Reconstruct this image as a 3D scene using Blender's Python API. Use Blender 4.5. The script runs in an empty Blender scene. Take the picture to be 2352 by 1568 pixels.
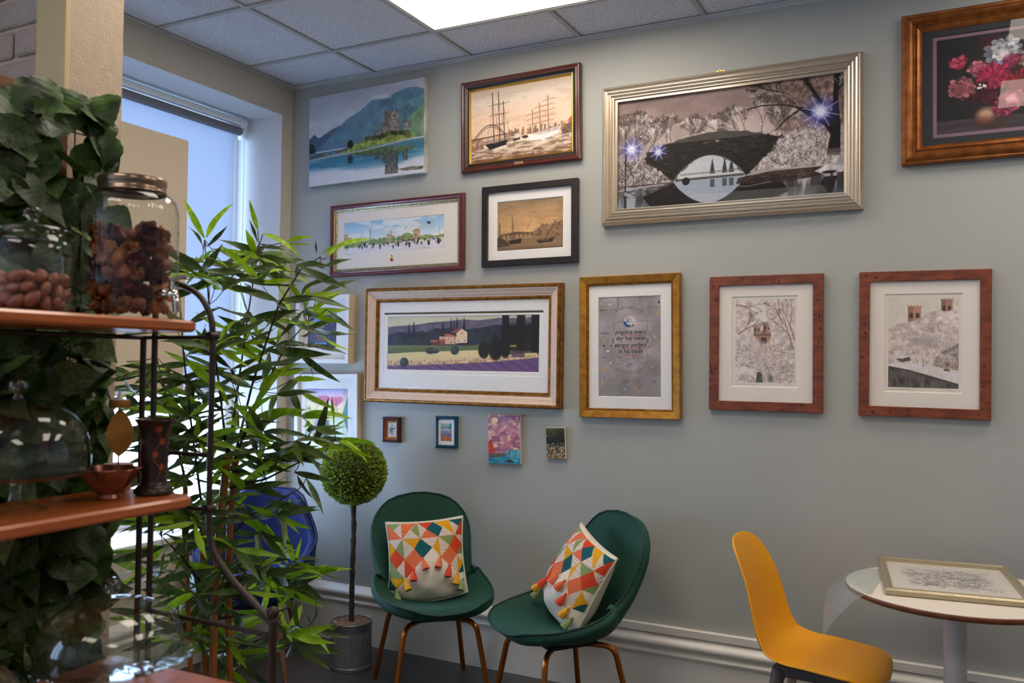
import bpy, math, random
import numpy as np
from mathutils import Vector, Matrix

# ------------------------------------------------------------------ camera, world, exposure
W_PX, H_PX = 2352, 1568
CAM = np.array([3.3839, -3.8384, 1.4912])
YAW, PITCH, ROLL, FPX = -0.4721, 0.0270, 0.0117, 2008.37

def cam_axes():
    cy, sy = math.cos(YAW), math.sin(YAW)
    f = np.array([sy*math.cos(PITCH), cy*math.cos(PITCH), math.sin(PITCH)])
    r0 = np.array([cy, -sy, 0.0]); u0 = np.cross(r0, f)
    return (r0*math.cos(ROLL)+u0*math.sin(ROLL), -r0*math.sin(ROLL)+u0*math.cos(ROLL), f)
RR, UU, FF = cam_axes()
scene = bpy.context.scene
COL = scene.collection
cam_d = bpy.data.cameras.new('camera'); cam = bpy.data.objects.new('camera', cam_d); COL.objects.link(cam)
cam_d.sensor_width = 36.0; cam_d.lens = FPX/W_PX*36.0; cam_d.clip_start = 0.02
cam.matrix_world = Matrix(((RR[0], UU[0], -FF[0], CAM[0]), (RR[1], UU[1], -FF[1], CAM[1]), (RR[2], UU[2], -FF[2], CAM[2]), (0, 0, 0, 1)))
cam_d.dof.use_dof = True; cam_d.dof.focus_distance = 4.1; cam_d.dof.aperture_fstop = 3.5
scene.camera = cam

world = bpy.data.worlds.new('world'); scene.world = world; world.use_nodes = True
bg = world.node_tree.nodes['Background']
bg.inputs['Color'].default_value = (0.47, 0.67, 1.0, 1); bg.inputs['Strength'].default_value = 8.5
PANEL_STRENGTH = 8.5
PANEL_COLOR = (1.0, 0.885, 0.75, 1)
vs = scene.view_settings
vs.view_transform = 'Standard'; vs.look = 'None'; vs.gamma = 1.0; vs.use_curve_mapping = False; vs.exposure = 0.0
scene.cycles.transparent_max_bounces = 24

# photo pixel -> point (distance always from the plane or depth the thing stands on)
def ray(a, b): return FF + (a-W_PX/2)/FPX*RR - (b-H_PX/2)/FPX*UU
def on(a, b, axis, val):
    d = ray(a, b); return Vector(CAM + d*((val-CAM[axis])/d[axis]))
def at(a, b, t): return Vector(CAM + ray(a, b)*t)

# ------------------------------------------------------------------ helpers
def lin(c):
    return tuple(((x/255.0)/12.92 if x/255.0 <= 0.04045 else (((x/255.0)+0.055)/1.055)**2.4) for x in c[:3])
MATS = {}
def mat(name, col, rough=0.5, metal=0.0, bump=0.0, bscale=40.0, var=0.0, vscale=8.0, stretch=None, sheen=0.0, coat=0.0, spec=0.5, sub=None, trans=0.0):
    """Principled material with optional noise colour variation and noise bump."""
    if name in MATS: return MATS[name]
    m = bpy.data.materials.new(name); m.use_nodes = True; MATS[name] = m
    nt = m.node_tree; b = nt.nodes['Principled BSDF']
    c = lin(col) + (1,)
    b.inputs['Base Color'].default_value = c; b.inputs['Roughness'].default_value = rough
    b.inputs['Metallic'].default_value = metal; b.inputs['Specular IOR Level'].default_value = spec
    if sheen:
        b.inputs['Sheen Weight'].default_value = sheen; b.inputs['Sheen Roughness'].default_value = 0.4
        b.inputs['Sheen Tint'].default_value = tuple(min(1, x*3+0.1) for x in c[:3]) + (1,)
    if coat: b.inputs['Coat Weight'].default_value = coat; b.inputs['Coat Roughness'].default_value = 0.08
    tc = nt.nodes.new('ShaderNodeTexCoord'); mp = nt.nodes.new('ShaderNodeMapping')
    nt.links.new(tc.outputs['Object'], mp.inputs['Vector'])
    if stretch: mp.inputs['Scale'].default_value = stretch
    if var or sub:
        n = nt.nodes.new('ShaderNodeTexNoise'); n.inputs['Scale'].default_value = vscale; n.inputs['Detail'].default_value = 6
        nt.links.new(mp.outputs[0], n.inputs['Vector'])
        r = nt.nodes.new('ShaderNodeValToRGB')
        lo = tuple(x*(1-var) for x in c[:3]) + (1,) if not sub else lin(sub) + (1,)
        hi = tuple(min(1, x*(1+var)) for x in c[:3]) + (1,) if not sub else c
        r.color_ramp.elements[0].position = 0.35; r.color_ramp.elements[1].position = 0.65
        r.color_ramp.elements[0].color = lo; r.color_ramp.elements[1].color = hi
        nt.links.new(n.outputs['Fac'], r.inputs['Fac']); nt.links.new(r.outputs['Color'], b.inputs['Base Color'])
    if bump:
        n2 = nt.nodes.new('ShaderNodeTexNoise'); n2.inputs['Scale'].default_value = bscale; n2.inputs['Detail'].default_value = 4
        nt.links.new(mp.outputs[0], n2.inputs['Vector'])
        bp = nt.nodes.new('ShaderNodeBump'); bp.inputs['Strength'].default_value = bump; bp.inputs['Distance'].default_value = 0.01
        nt.links.new(n2.outputs['Fac'], bp.inputs['Height']); nt.links.new(bp.outputs['Normal'], b.inputs['Normal'])
    if trans:
        tr = nt.nodes.new('ShaderNodeBsdfTranslucent'); mx = nt.nodes.new('ShaderNodeMixShader')
        mx.inputs['Fac'].default_value = trans
        out = nt.nodes['Material Output']
        src = b.inputs['Base Color'].links[0].from_socket if b.inputs['Base Color'].is_linked else None
        if src: nt.links.new(src, tr.inputs['Color'])
        else: tr.inputs['Color'].default_value = c
        nt.links.new(b.outputs[0], mx.inputs[1]); nt.links.new(tr.outputs[0], mx.inputs[2]); nt.links.new(mx.outputs[0], out.inputs['Surface'])
    return m

def glass(name, tint=(1, 1, 1), ior=1.45, rough=0.0, haze=0.0, edge=None):
    """Thin-walled clear glass: Fresnel mix of a see-through and a mirror layer."""
    if name in MATS: return MATS[name]
    m = bpy.data.materials.new(name); m.use_nodes = True; MATS[name] = m
    nt = m.node_tree; nt.nodes.clear()
    out = nt.nodes.new('ShaderNodeOutputMaterial'); mx = nt.nodes.new('ShaderNodeMixShader')
    fr = nt.nodes.new('ShaderNodeFresnel'); geo = nt.nodes.new('ShaderNodeNewGeometry')
    mi = nt.nodes.new('ShaderNodeMix'); mi.data_type = 'FLOAT'; mi.inputs[2].default_value = ior; mi.inputs[3].default_value = 1.0/ior
    nt.links.new(geo.outputs['Backfacing'], mi.inputs[0]); nt.links.new(mi.outputs[0], fr.inputs['IOR'])
    t = nt.nodes.new('ShaderNodeBsdfTransparent'); t.inputs['Color'].default_value = tuple(tint)+(1,)
    if edge:                                          # longer way through the glass where it is seen edge-on
        lw = nt.nodes.new('ShaderNodeLayerWeight'); lw.inputs['Blend'].default_value = .5; rp = nt.nodes.new('ShaderNodeValToRGB')
        rp.color_ramp.elements[0].position = .55; rp.color_ramp.elements[0].color = tuple(tint)+(1,); rp.color_ramp.elements[1].position = 1.0; rp.color_ramp.elements[1].color = tuple(edge)+(1,)
        nt.links.new(lw.outputs['Facing'], rp.inputs['Fac']); nt.links.new(rp.outputs['Color'], t.inputs['Color'])
    g = nt.nodes.new('ShaderNodeBsdfGlossy'); g.inputs['Roughness'].default_value = rough
    nt.links.new(fr.outputs[0], mx.inputs['Fac']); nt.links.new(t.outputs[0], mx.inputs[1]); nt.links.new(g.outputs[0], mx.inputs[2])
    last = mx
    if haze:
        d = nt.nodes.new('ShaderNodeBsdfDiffuse'); d.inputs['Color'].default_value = (.8, .85, .9, 1)
        m2 = nt.nodes.new('ShaderNodeMixShader'); m2.inputs['Fac'].default_value = haze
        nt.links.new(mx.outputs[0], m2.inputs[1]); nt.links.new(d.outputs[0], m2.inputs[2]); last = m2
    nt.links.new(last.outputs[0], out.inputs['Surface'])
    return m

def attr_mat(name, rough=0.6, spec=0.3, bump=0.0, bscale=300):
    """Colour from the printed / woven pattern stored on the mesh."""
    if name in MATS: return MATS[name]
    m = bpy.data.materials.new(name); m.use_nodes = True; MATS[name] = m
    nt = m.node_tree; b = nt.nodes['Principled BSDF']
    a = nt.nodes.new('ShaderNodeAttribute'); a.attribute_name = 'print'
    nt.links.new(a.outputs['Color'], b.inputs['Base Color'])
    b.inputs['Roughness'].default_value = rough; b.inputs['Specular IOR Level'].default_value = spec
    if bump:
        n2 = nt.nodes.new('ShaderNodeTexNoise'); n2.inputs['Scale'].default_value = bscale
        bp = nt.nodes.new('ShaderNodeBump'); bp.inputs['Strength'].default_value = bump; bp.inputs['Distance'].default_value = 0.003
        nt.links.new(n2.outputs['Fac'], bp.inputs['Height']); nt.links.new(bp.outputs['Normal'], b.inputs['Normal'])
    return m

def tag(o, label=None, cat=None, group=None, kind=None):
    if label: o['label'] = label
    if cat: o['category'] = cat
    if group: o['group'] = group
    if kind: o['kind'] = kind
    return o
def empty(name, loc=(0, 0, 0), rot=(0, 0, 0)):
    o = bpy.data.objects.new(name, None); COL.objects.link(o); o.empty_display_size = 0.05
    o.location = loc; o.rotation_euler = rot; return o
def thing(name, label, cat, loc=(0, 0, 0), rot=(0, 0, 0), group=None):
    return tag(empty(name, loc, rot), label, cat, group)
def link_mesh(name, me, parent=None, m=None):
    o = bpy.data.objects.new(name, me); COL.objects.link(o)
    if m is not None and not me.materials: me.materials.append(m)
    if parent is not None: o.parent = parent
    return o

class MB:
    def __init__(s): s.v = []; s.f = []
    def add(s, v, f):
        n = len(s.v); s.v += [tuple(p) for p in v]; s.f += [tuple(i+n for i in q) for q in f]; return s
    def box(s, x0, x1, y0, y1, z0, z1, M=None):
        v = [Vector(p) for p in ((x0,y0,z0),(x1,y0,z0),(x1,y1,z0),(x0,y1,z0),(x0,y0,z1),(x1,y0,z1),(x1,y1,z1),(x0,y1,z1))]
        if M is not None: v = [M @ p for p in v]
        return s.add(v, [(0,3,2,1),(4,5,6,7),(0,1,5,4),(1,2,6,5),(2,3,7,6),(3,0,4,7)])
    def cbox(s, x0, x1, y0, y1, z0, z1, c=0.004):
        """box with its edges chamfered"""
        sx = ((x0, x0+c, x1-c, x1)); v = []; 
        def P(x, y, z): v.append((x, y, z)); return len(v)-1
        idx = {}
        for ix, x in enumerate((x0, x1)):
            for iy, y in enumerate((y0, y1)):
                for iz, z in enumerate((z0, z1)):
                    dx = c if ix == 0 else -c; dy = c if iy == 0 else -c; dz = c if iz == 0 else -c
                    idx[ix,iy,iz,'x'] = P(x, y+dy, z+dz); idx[ix,iy,iz,'y'] = P(x+dx, y, z+dz); idx[ix,iy,iz,'z'] = P(x+dx, y+dy, z)
        f = []
        for k in (0, 1):
            f.append([idx[k,a,b,'x'] for a, b in ((0,0),(1,0),(1,1),(0,1))][::(1 if k else -1)])
            f.append([idx[a,k,b,'y'] for a, b in ((0,0),(0,1),(1,1),(1,0))][::(1 if k else -1)])
            f.append([idx[a,b,k,'z'] for a, b in ((0,0),(1,0),(1,1),(0,1))][::(1 if k else -1)])
        for a in (0, 1):
            for b in (0, 1):
                q = [idx[a,b,0,'x'], idx[a,b,0,'y'], idx[a,b,1,'y'], idx[a,b,1,'x']]; f.append(q[::(1 if a != b else -1)][::-1])
                q = [idx[a,0,b,'x'], idx[a,0,b,'z'], idx[a,1,b,'z'], idx[a,1,b,'x']]; f.append(q[::(1 if a != b else -1)])
                q = [idx[0,a,b,'y'], idx[0,a,b,'z'], idx[1,a,b,'z'], idx[1,a,b,'y']]; f.append(q[::(1 if a != b else -1)][::-1])
                for d in (0, 1):
                    q = [idx[a,b,d,'x'], idx[a,b,d,'y'], idx[a,b,d,'z']]; f.append(q[::(1 if (a+b+d) % 2 else -1)])
        return s.add(v, f)
    def lathe(s, prof, seg=32, wob=None, close=False, M=None):
        v = []; f = []
        for j, (r, z) in enumerate(prof):
            for i in range(seg):
                a = 2*math.pi*i/seg; rr = r if wob is None else wob(r, z, a, j)
                v.append((rr*math.cos(a), rr*math.sin(a), z))
        n = len(prof)
        for j in range(n-1):
            for i in range(seg):
                k = (i+1) % seg; f.append((j*seg+i, j*seg+k, (j+1)*seg+k, (j+1)*seg+i))
        if close:
            f.append(tuple(range(seg))[::-1]); f.append(tuple((n-1)*seg+i for i in range(seg)))
        if M is not None: v = [M @ Vector(p) for p in v]
        return s.add(v, f)
    def tube(s, pts, r, seg=8, cap=True, closed=False):
        pts = [Vector(p) for p in pts]; n = len(pts); v = []; f = []
        rad = r if isinstance(r, (list, tuple)) else [r]*n
        up = None
        for i in range(n):
            if closed: t = (pts[(i+1) % n]-pts[i-1])
            else: t = (pts[min(i+1, n-1)]-pts[max(i-1, 0)])
            t.normalize()
            if up is None: up = t.orthogonal().normalized()
            up = (up - t*up.dot(t)).normalized() if (up - t*up.dot(t)).length > 1e-6 else t.orthogonal().normalized()
            w = t.cross(up)
            for k in range(seg):
                a = 2*math.pi*k/seg; v.append(pts[i]+(up*math.cos(a)+w*math.sin(a))*rad[i])
        m = n if closed else n-1
        for i in range(m):
            j = (i+1) % n
            for k in range(seg):
                l = (k+1) % seg; f.append((i*seg+k, i*seg+l, j*seg+l, j*seg+k))
        if cap and not closed:
            f.append(tuple(range(seg))[::-1]); f.append(tuple((n-1)*seg+k for k in range(seg)))
        return s.add(v, f)
    def sphere(s, c, r, seg=12, rings=8, sc=(1, 1, 1)):
        v = [(c[0], c[1], c[2]-r*sc[2])]; f = []
        for j in range(1, rings):
            p = -math.pi/2+math.pi*j/rings
            for i in range(seg):
                a = 2*math.pi*i/seg; v.append((c[0]+r*sc[0]*math.cos(p)*math.cos(a), c[1]+r*sc[1]*math.cos(p)*math.sin(a), c[2]+r*sc[2]*math.sin(p)))
        v.append((c[0], c[1], c[2]+r*sc[2])); e = len(v)-1
        for i in range(seg):
            k = (i+1) % seg; f.append((0, 1+k, 1+i)); f.append((e, 1+(rings-2)*seg+i, 1+(rings-2)*seg+k))
            for j in range(rings-2): f.append((1+j*seg+i, 1+j*seg+k, 1+(j+1)*seg+k, 1+(j+1)*seg+i))
        return s.add(v, f)
    def mesh(s, name, m=None, smooth=False, angle=None):
        me = bpy.data.meshes.new(name); me.from_pydata([tuple(p) for p in s.v], [], s.f); me.update()
        if m is not None: me.materials.append(m)
        if smooth:
            me.polygons.foreach_set('use_smooth', [True]*len(me.polygons))
            if angle: me.set_sharp_from_angle(angle=math.radians(angle))
        return me
    def build(s, name, m, parent=None, smooth=False, angle=35):
        return link_mesh(name, s.mesh(name, m, smooth, angle if smooth else None), parent)

def fillet(pts, rad, n=5):
    """polyline with rounded corners"""
    pts = [Vector(p) for p in pts]; out = [pts[0]]
    for i in range(1, len(pts)-1):
        a, b, c = pts[i-1], pts[i], pts[i+1]
        d1 = (a-b); d2 = (c-b); l = min(rad, d1.length*.49, d2.length*.49)
        p, q = b+d1.normalized()*l, b+d2.normalized()*l
        for k in range(n+1):
            t = k/n; out.append(p*(1-t)**2+b*2*t*(1-t)+q*t*t)
    out.append(pts[-1]); return out
def interp(ts, vs_, t):
    return float(np.interp(t, ts, vs_))
def catmull(ks, ps, t):
    """smooth curve through points ps at knots ks"""
    ks = list(ks); i = max(0, min(len(ks)-2, int(np.searchsorted(ks, t, side='right'))-1))
    p0 = np.array(ps[max(i-1, 0)], float); p1 = np.array(ps[i], float); p2 = np.array(ps[i+1], float); p3 = np.array(ps[min(i+2, len(ps)-1)], float)
    u = (t-ks[i])/(ks[i+1]-ks[i])
    return 0.5*((2*p1)+(-p0+p2)*u+(2*p0-5*p1+4*p2-p3)*u*u+(-p0+3*p1-3*p2+p3)*u**3)
def struct(o): o['kind'] = 'structure'; return o

# ------------------------------------------------------------------ the room shell
H = 3.06; X1 = 6.4; YF = -6.6          # room: x 0..6.4, y -6.6..0
GX, GY = 0.576, 0.370                  # first ceiling grid lines
M_wall = mat('sage_grey_emulsion', (169, 171, 167), 0.55, bump=0.03, bscale=90, var=0.025, vscale=2.0)
M_cream = mat('cream_wall_paint', (205, 197, 182), 0.55, bump=0.06, bscale=70, var=0.03, vscale=3)
M_white = mat('white_gloss_paint', (226, 222, 214), 0.32, bump=0.05, bscale=60, var=0.03, vscale=5)
M_floor = mat('dark_slate_vinyl', (70, 66, 66), 0.42, bump=0.04, bscale=30, var=0.18, vscale=6, stretch=(1, 4, 1))
WZ0, WZ1, WY0, WY1, WD = 0.62, 2.885, -2.05, -0.083, -0.40
W2Y0, W2Y1 = -6.2, -4.4                # added window, out of view, put in to bring daylight onto the ceiling

b = MB(); b.box(-0.5, X1+.1, YF-.1, 0.1, -0.1, 0); struct(b.build('floor', M_floor))
b = MB(); b.box(-0.5, X1+.1, 0, 0.1, -0.1, H+.12); struct(b.build('wall_back', M_wall))
b = MB(); b.box(X1, X1+.1, YF, 0, 0, H+.12); struct(b.build('wall_right', M_wall))
b = MB(); b.box(-0.5, X1+.1, YF-.1, YF, 0, H+.12); struct(b.build('wall_front', mat('pale_front_wall', (226, 222, 214), .6)))
b = MB()
b.box(WD, 0, WY1, 0, 0, H+.12); b.box(WD, 0, WY0, WY1, WZ1, H+.12); b.box(WD, 0, WY0, WY1, 0, WZ0); b.box(WD, 0, W2Y1, WY0, 0, H+.12); b.box(WD, 0, W2Y0, W2Y1, WZ1, H+.12); b.box(WD, 0, W2Y0, W2Y1, 0, WZ0); b.box(WD, 0, YF, W2Y0, 0, H+.12)
struct(b.build('wall_left', M_cream))
# partition stub with brick slips on its near face
PX, PY0, PY1 = 1.30, -2.34, -2.176
b = MB(); b.box(0, PX, PY0, PY1, 0, H+.12)
part = struct(b.build('wall_partition', mat('textured_partition_paint', (188, 168, 146), 0.5, bump=0.25, bscale=140, var=0.06, vscale=40)))
b = MB(); b.cbox(1.185, PX+.004, PY0-.018, PY0-.0005, 0, H, .003); struct(b.build('trim_1', mat('cream_trim', (204, 180, 138), 0.4)))
M_brick = mat('painted_brick', (168, 150, 140), 0.7, bump=0.5, bscale=60, var=0.05, vscale=30)
bm_ = MB(); bm_.cbox(-.105, .105, -.012, 0, -.036, .036, .006); brick_me = bm_.mesh('brick', M_brick)
hb = MB(); hb.cbox(-.05, .05, -.012, 0, -.036, .036, .006); half_me = hb.mesh('half_brick', M_brick)
for r_ in range(21):
    z = 1.20 + .042 + r_*.0855
    if z > H-.02: break
    for k in range(4):
        xc = 1.185-.108-k*.22-(.11 if r_ % 2 else 0)
        o = link_mesh('brick', brick_me, part); o.location = (xc, PY0-.0004, z); o.scale.y = 0.8+.4*random.random()
    if r_ % 2:
        o = link_mesh('brick', half_me, part); o.location = (1.185-.053, PY0-.0004, z)
# ceiling: slab, T-bar grid and mineral tiles
def tile_mat():
    m = bpy.data.materials.new('fissured_mineral_tile'); m.use_nodes = True
    nt = m.node_tree; bs = nt.nodes['Principled BSDF']; bs.inputs['Roughness'].default_value = 0.9
    tc = nt.nodes.new('ShaderNodeTexCoord'); mp = nt.nodes.new('ShaderNodeMapping'); mp.inputs['Scale'].default_value = (1, 1.6, 1)
    nt.links.new(tc.outputs['Object'], mp.inputs['Vector'])
    n = nt.nodes.new('ShaderNodeTexNoise'); n.inputs['Scale'].default_value = 105; n.inputs['Detail'].default_value = 2; n.inputs['Roughness'].default_value = .5
    nt.links.new(mp.outputs[0], n.inputs['Vector'])
    r = nt.nodes.new('ShaderNodeValToRGB'); r.color_ramp.elements[0].position = 0.34; r.color_ramp.elements[1].position = 0.40
    r.color_ramp.elements[0].color = lin((108, 109, 114))+(1,); r.color_ramp.elements[1].color = lin((212, 213, 217))+(1,)
    nt.links.new(n.outputs['Fac'], r.inputs['Fac']); nt.links.new(r.outputs['Color'], bs.inputs['Base Color'])
    bp = nt.nodes.new('ShaderNodeBump'); bp.inputs['Strength'].default_value = .6; bp.inputs['Distance'].default_value = .004
    nt.links.new(r.outputs['Color'], bp.inputs['Height']); nt.links.new(bp.outputs['Normal'], bs.inputs['Normal'])
    return m
M_tile = tile_mat(); M_bar = mat('grid_bar_white', (176, 176, 174), 0.5)
b = MB(); b.box(-.1, X1, YF, 0, H+.06, H+.12); ceil_o = struct(b.build('ceiling', mat('ceiling_void', (120, 120, 120), 0.9)))
xs = [0] + [GX+.6*i for i in range(20) if GX+.6*i < X1] + [X1]
ys = [0] + [-GY-.6*j for j in range(20) if -GY-.6*j > YF] + [YF]
PANELS = [(1, 0), (5, 0), (1, 2), (5, 2), (1, 6), (5, 6)]        # lit panels two tiles long, by grid cell
lit = {(i+1+d, j+1) for i, j in PANELS for d in (0, 1)}
full_tile = MB().box(-.288, .288, -.288, .288, 0, .012).mesh('ceiling_tile', M_tile)
for i in range(len(xs)-1):
    for j in range(len(ys)-1):
        if (i, j) in lit: continue
        w, d = xs[i+1]-xs[i], ys[j]-ys[j+1]
        me = full_tile if abs(w-.6) < 1e-3 and abs(d-.6) < 1e-3 else MB().box(-w/2+.012, w/2-.012, -d/2+.012, d/2-.012, 0, .012).mesh('ceiling_tile', M_tile)
        o = link_mesh('ceiling_tile', me, ceil_o); o.location = ((xs[i]+xs[i+1])/2, (ys[j]+ys[j+1])/2, H+.005)
for i, x in enumerate(xs[1:-1], 1):
    cut = sorted((ys[j+2], ys[j+1]) for a_, j in PANELS if a_+2 == i); y = YF
    for lo, hi in cut+[(0, 0)]:
        if lo > y+.02: MB().box(x-.012, x+.012, y, lo, H-.003, H+.02).build('grid_bar', M_bar, ceil_o)
        y = hi
for y in ys[1:-1]:
    MB().box(0, X1, y-.012, y+.012, H-.0034, H+.0196).build('grid_bar', M_bar, ceil_o)
b = MB(); b.box(.002, .022, YF, -.022, H-.004, H+.002); b.box(.002, X1, -.022, -.002, H-.004, H+.002); b.box(0, .002, YF, 0, H-.016, H+.002); b.box(.002, X1, -.002, 0, H-.016, H+.002)
b.build('edge_angle', mat('edge_angle_grey', (196, 197, 198), .5), ceil_o)
def emis(name, col, s):
    m = bpy.data.materials.new(name); m.use_nodes = True; nt = m.node_tree; nt.nodes.clear()
    e = nt.nodes.new('ShaderNodeEmission'); e.inputs['Color'].default_value = col; e.inputs['Strength'].default_value = s
    o = nt.nodes.new('ShaderNodeOutputMaterial'); nt.links.new(e.outputs[0], o.inputs['Surface']); return m
M_panel = emis('lit_diffuser', PANEL_COLOR, PANEL_STRENGTH)
PL = ['bright white ceiling light panel above the tall ship and silver framed pictures', 'ceiling light panel over the table end of the picture wall',
      'ceiling light panel in the middle of the room near the shelf rack', 'ceiling light panel in the middle of the room on the table side',
      'ceiling light panel furthest back on the window side', 'ceiling light panel furthest back on the table side']
for (i, j), lab in zip(PANELS, PL):
    x0_, x1_, y1_, y0_ = xs[i+1], xs[i+3], ys[j+1], ys[j+2]
    t = thing('ceiling_light', lab, 'ceiling light', ((x0_+x1_)/2, (y0_+y1_)/2, H), group='ceiling light panels')
    w, d = (x1_-x0_)/2-.0125, (y1_-y0_)/2-.0125
    MB().box(-w+.008, w-.008, -d+.008, d-.008, .001, .006).build('diffuser', M_panel, t)
    fr = MB(); fr.box(-w, w, -d, -d+.008, 0, .012); fr.box(-w, w, d-.008, d, 0, .012); fr.box(-w, -w+.008, -d+.008, d-.008, 0, .012); fr.box(w-.008, w, -d+.008, d-.008, 0, .012)
    fr.build('frame', M_bar, t)
# tall moulded skirting
prof = [(0, 0), (-.022, 0), (-.022, .205), (-.030, .207), (-.033, .217), (-.028, .226), (-.022, .230), (-.022, .243), (-.034, .246), (-.041, .256), (-.041, .266), (-.034, .275), (-.026, .279), (-.020, .290), (-.012, .297), (0, .300)]
def sweep(prof, a, c, nrm):
    m = MB(); v = []; n = len(prof); a, c, nrm = Vector(a), Vector(c), Vector(nrm)
    for p in (a, c):
        for d, z in prof: v.append(p-nrm*d+Vector((0, 0, z)))
    m.add(v, [(i, i+1, n+i+1, n+i) for i in range(n-1)]); return m
sk = sweep(prof, (0, 0, 0), (X1, 0, 0), (0, -1, 0)); struct(sk.build('baseboard_back', M_white, None, True, 40))
sk = sweep(prof, (0, WY0, 0), (0, 0, 0), (1, 0, 0)); struct(sk.build('baseboard_left', M_white, None, True, 40))
b = MB(); b.cbox(1.98, X1-.01, -.026, -.0005, .301, .337, .003); struct(b.build('trim_2', M_white))
# window: frame, panes, sill
M_upvc = mat('white_window_frame', (228, 231, 234), 0.35)
fx0, fx1 = -.39, -.33
def make_window(name, WY0, WY1, mid):
  win = empty(name, (0, 0, 0)); win['kind'] = 'structure'
  def bar(y0, y1, z0, z1): MB().cbox(fx0, fx1, y0, y1, z0, z1, .004).build('frame_bar', M_upvc, win)
  bar(WY0, WY0+.06, WZ0+.03, WZ1); bar(WY1-.06, WY1, WZ0+.03, WZ1); bar(WY0+.06, WY1-.06, WZ1-.06, WZ1); bar(WY0+.06, WY1-.06, WZ0+.03, WZ0+.09); bar(mid-.03, mid+.03, WZ0+.09, WZ1-.06)
  for y0, y1 in ((WY0+.06, mid-.03), (mid+.03, WY1-.06)):
      MB().add([(-.36, y0, WZ0+.09), (-.36, y1, WZ0+.09), (-.36, y1, WZ1-.06), (-.36, y0, WZ1-.06)], [(0, 1, 2, 3)]).build('pane', glass('window_glass', (.97, .98, .98)), win)
  MB().cbox(-.395, .03, WY0, WY1, WZ0, WZ0+.03, .004).build('window_sill', M_white, win)
make_window('window_1', WY0, WY1, -1.07); make_window('window_added', W2Y0, W2Y1, -5.3)  # the latter is unseen, added for its bluish fill light
# reveal lining is painted white
b = MB(); b.box(WD+.07, -.0005, WY1-.003, WY1-.0003, WZ0+.03, WZ1-.001); b.box(WD+.07, -.0005, WY0, WY1-.003, WZ1-.004, WZ1-.0005); struct(b.build('trim_3', mat('reveal_white', (214, 214, 214), .5)))
# roller blind
bl = thing('roller_blind', 'pale blue roller blind half lowered in the window recess', 'roller blind', (-.27, (WY0+WY1)/2, WZ1-.005))
hw = (WY1-WY0)/2-.03
tb = MB(); tb.tube([(0, -hw+.02, -.075), (0, hw-.02, -.075)], .024, 20); tb.build('roller_tube', mat('grey_blind_roll', (118, 118, 126), .7), bl, True)
hd = MB(); hd.cbox(-.02, .045, -hw, hw, -.048, -.016, .006); hd.build('head_rail', mat('white_plastic', (226, 229, 232), .35), bl)
for s in (-1, 1):
    e = MB(); e.cbox(-.03, .035, s*hw-.006, s*hw+.006, -.115, -.02, .004)
    e.build('end_bracket', MATS['white_plastic'], bl)
M_blind = mat('blind_fabric', (204, 210, 220), .9, bump=.15, bscale=500, trans=.42)
fb = MB(); n = 12; zt, zb = -.085, -(WZ1-.005-1.34); fb.box(-.025, -.0242, -hw+.035, hw-.035, zb, zt); fb.build('fabric', M_blind, bl)
MB().cbox(-.03, -.018, -hw+.035, hw-.035, zb-.025, zb, .003).build('bottom_bar', MATS['white_plastic'], bl)
ch = MB()
beads = [(.028, hw-.012, -.1-.012*k) for k in range(130)]
for p in beads: ch.sphere(p, .0035, 5, 4)
ch.tube([beads[0], beads[-1]], .0012, 5); ch.build('bead_chain', MATS['white_plastic'], bl)
# cream board fixed to the partition, in front of the window
pb = tag(MB().cbox(.15, .175, PY1+.002, -.907, 1.36, 2.523, .002).build('display_board', mat('cream_board', (214, 198, 176), .7, var=.02, vscale=2)), 'tall plain cream board standing out from the partition before the blind', 'board')

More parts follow.
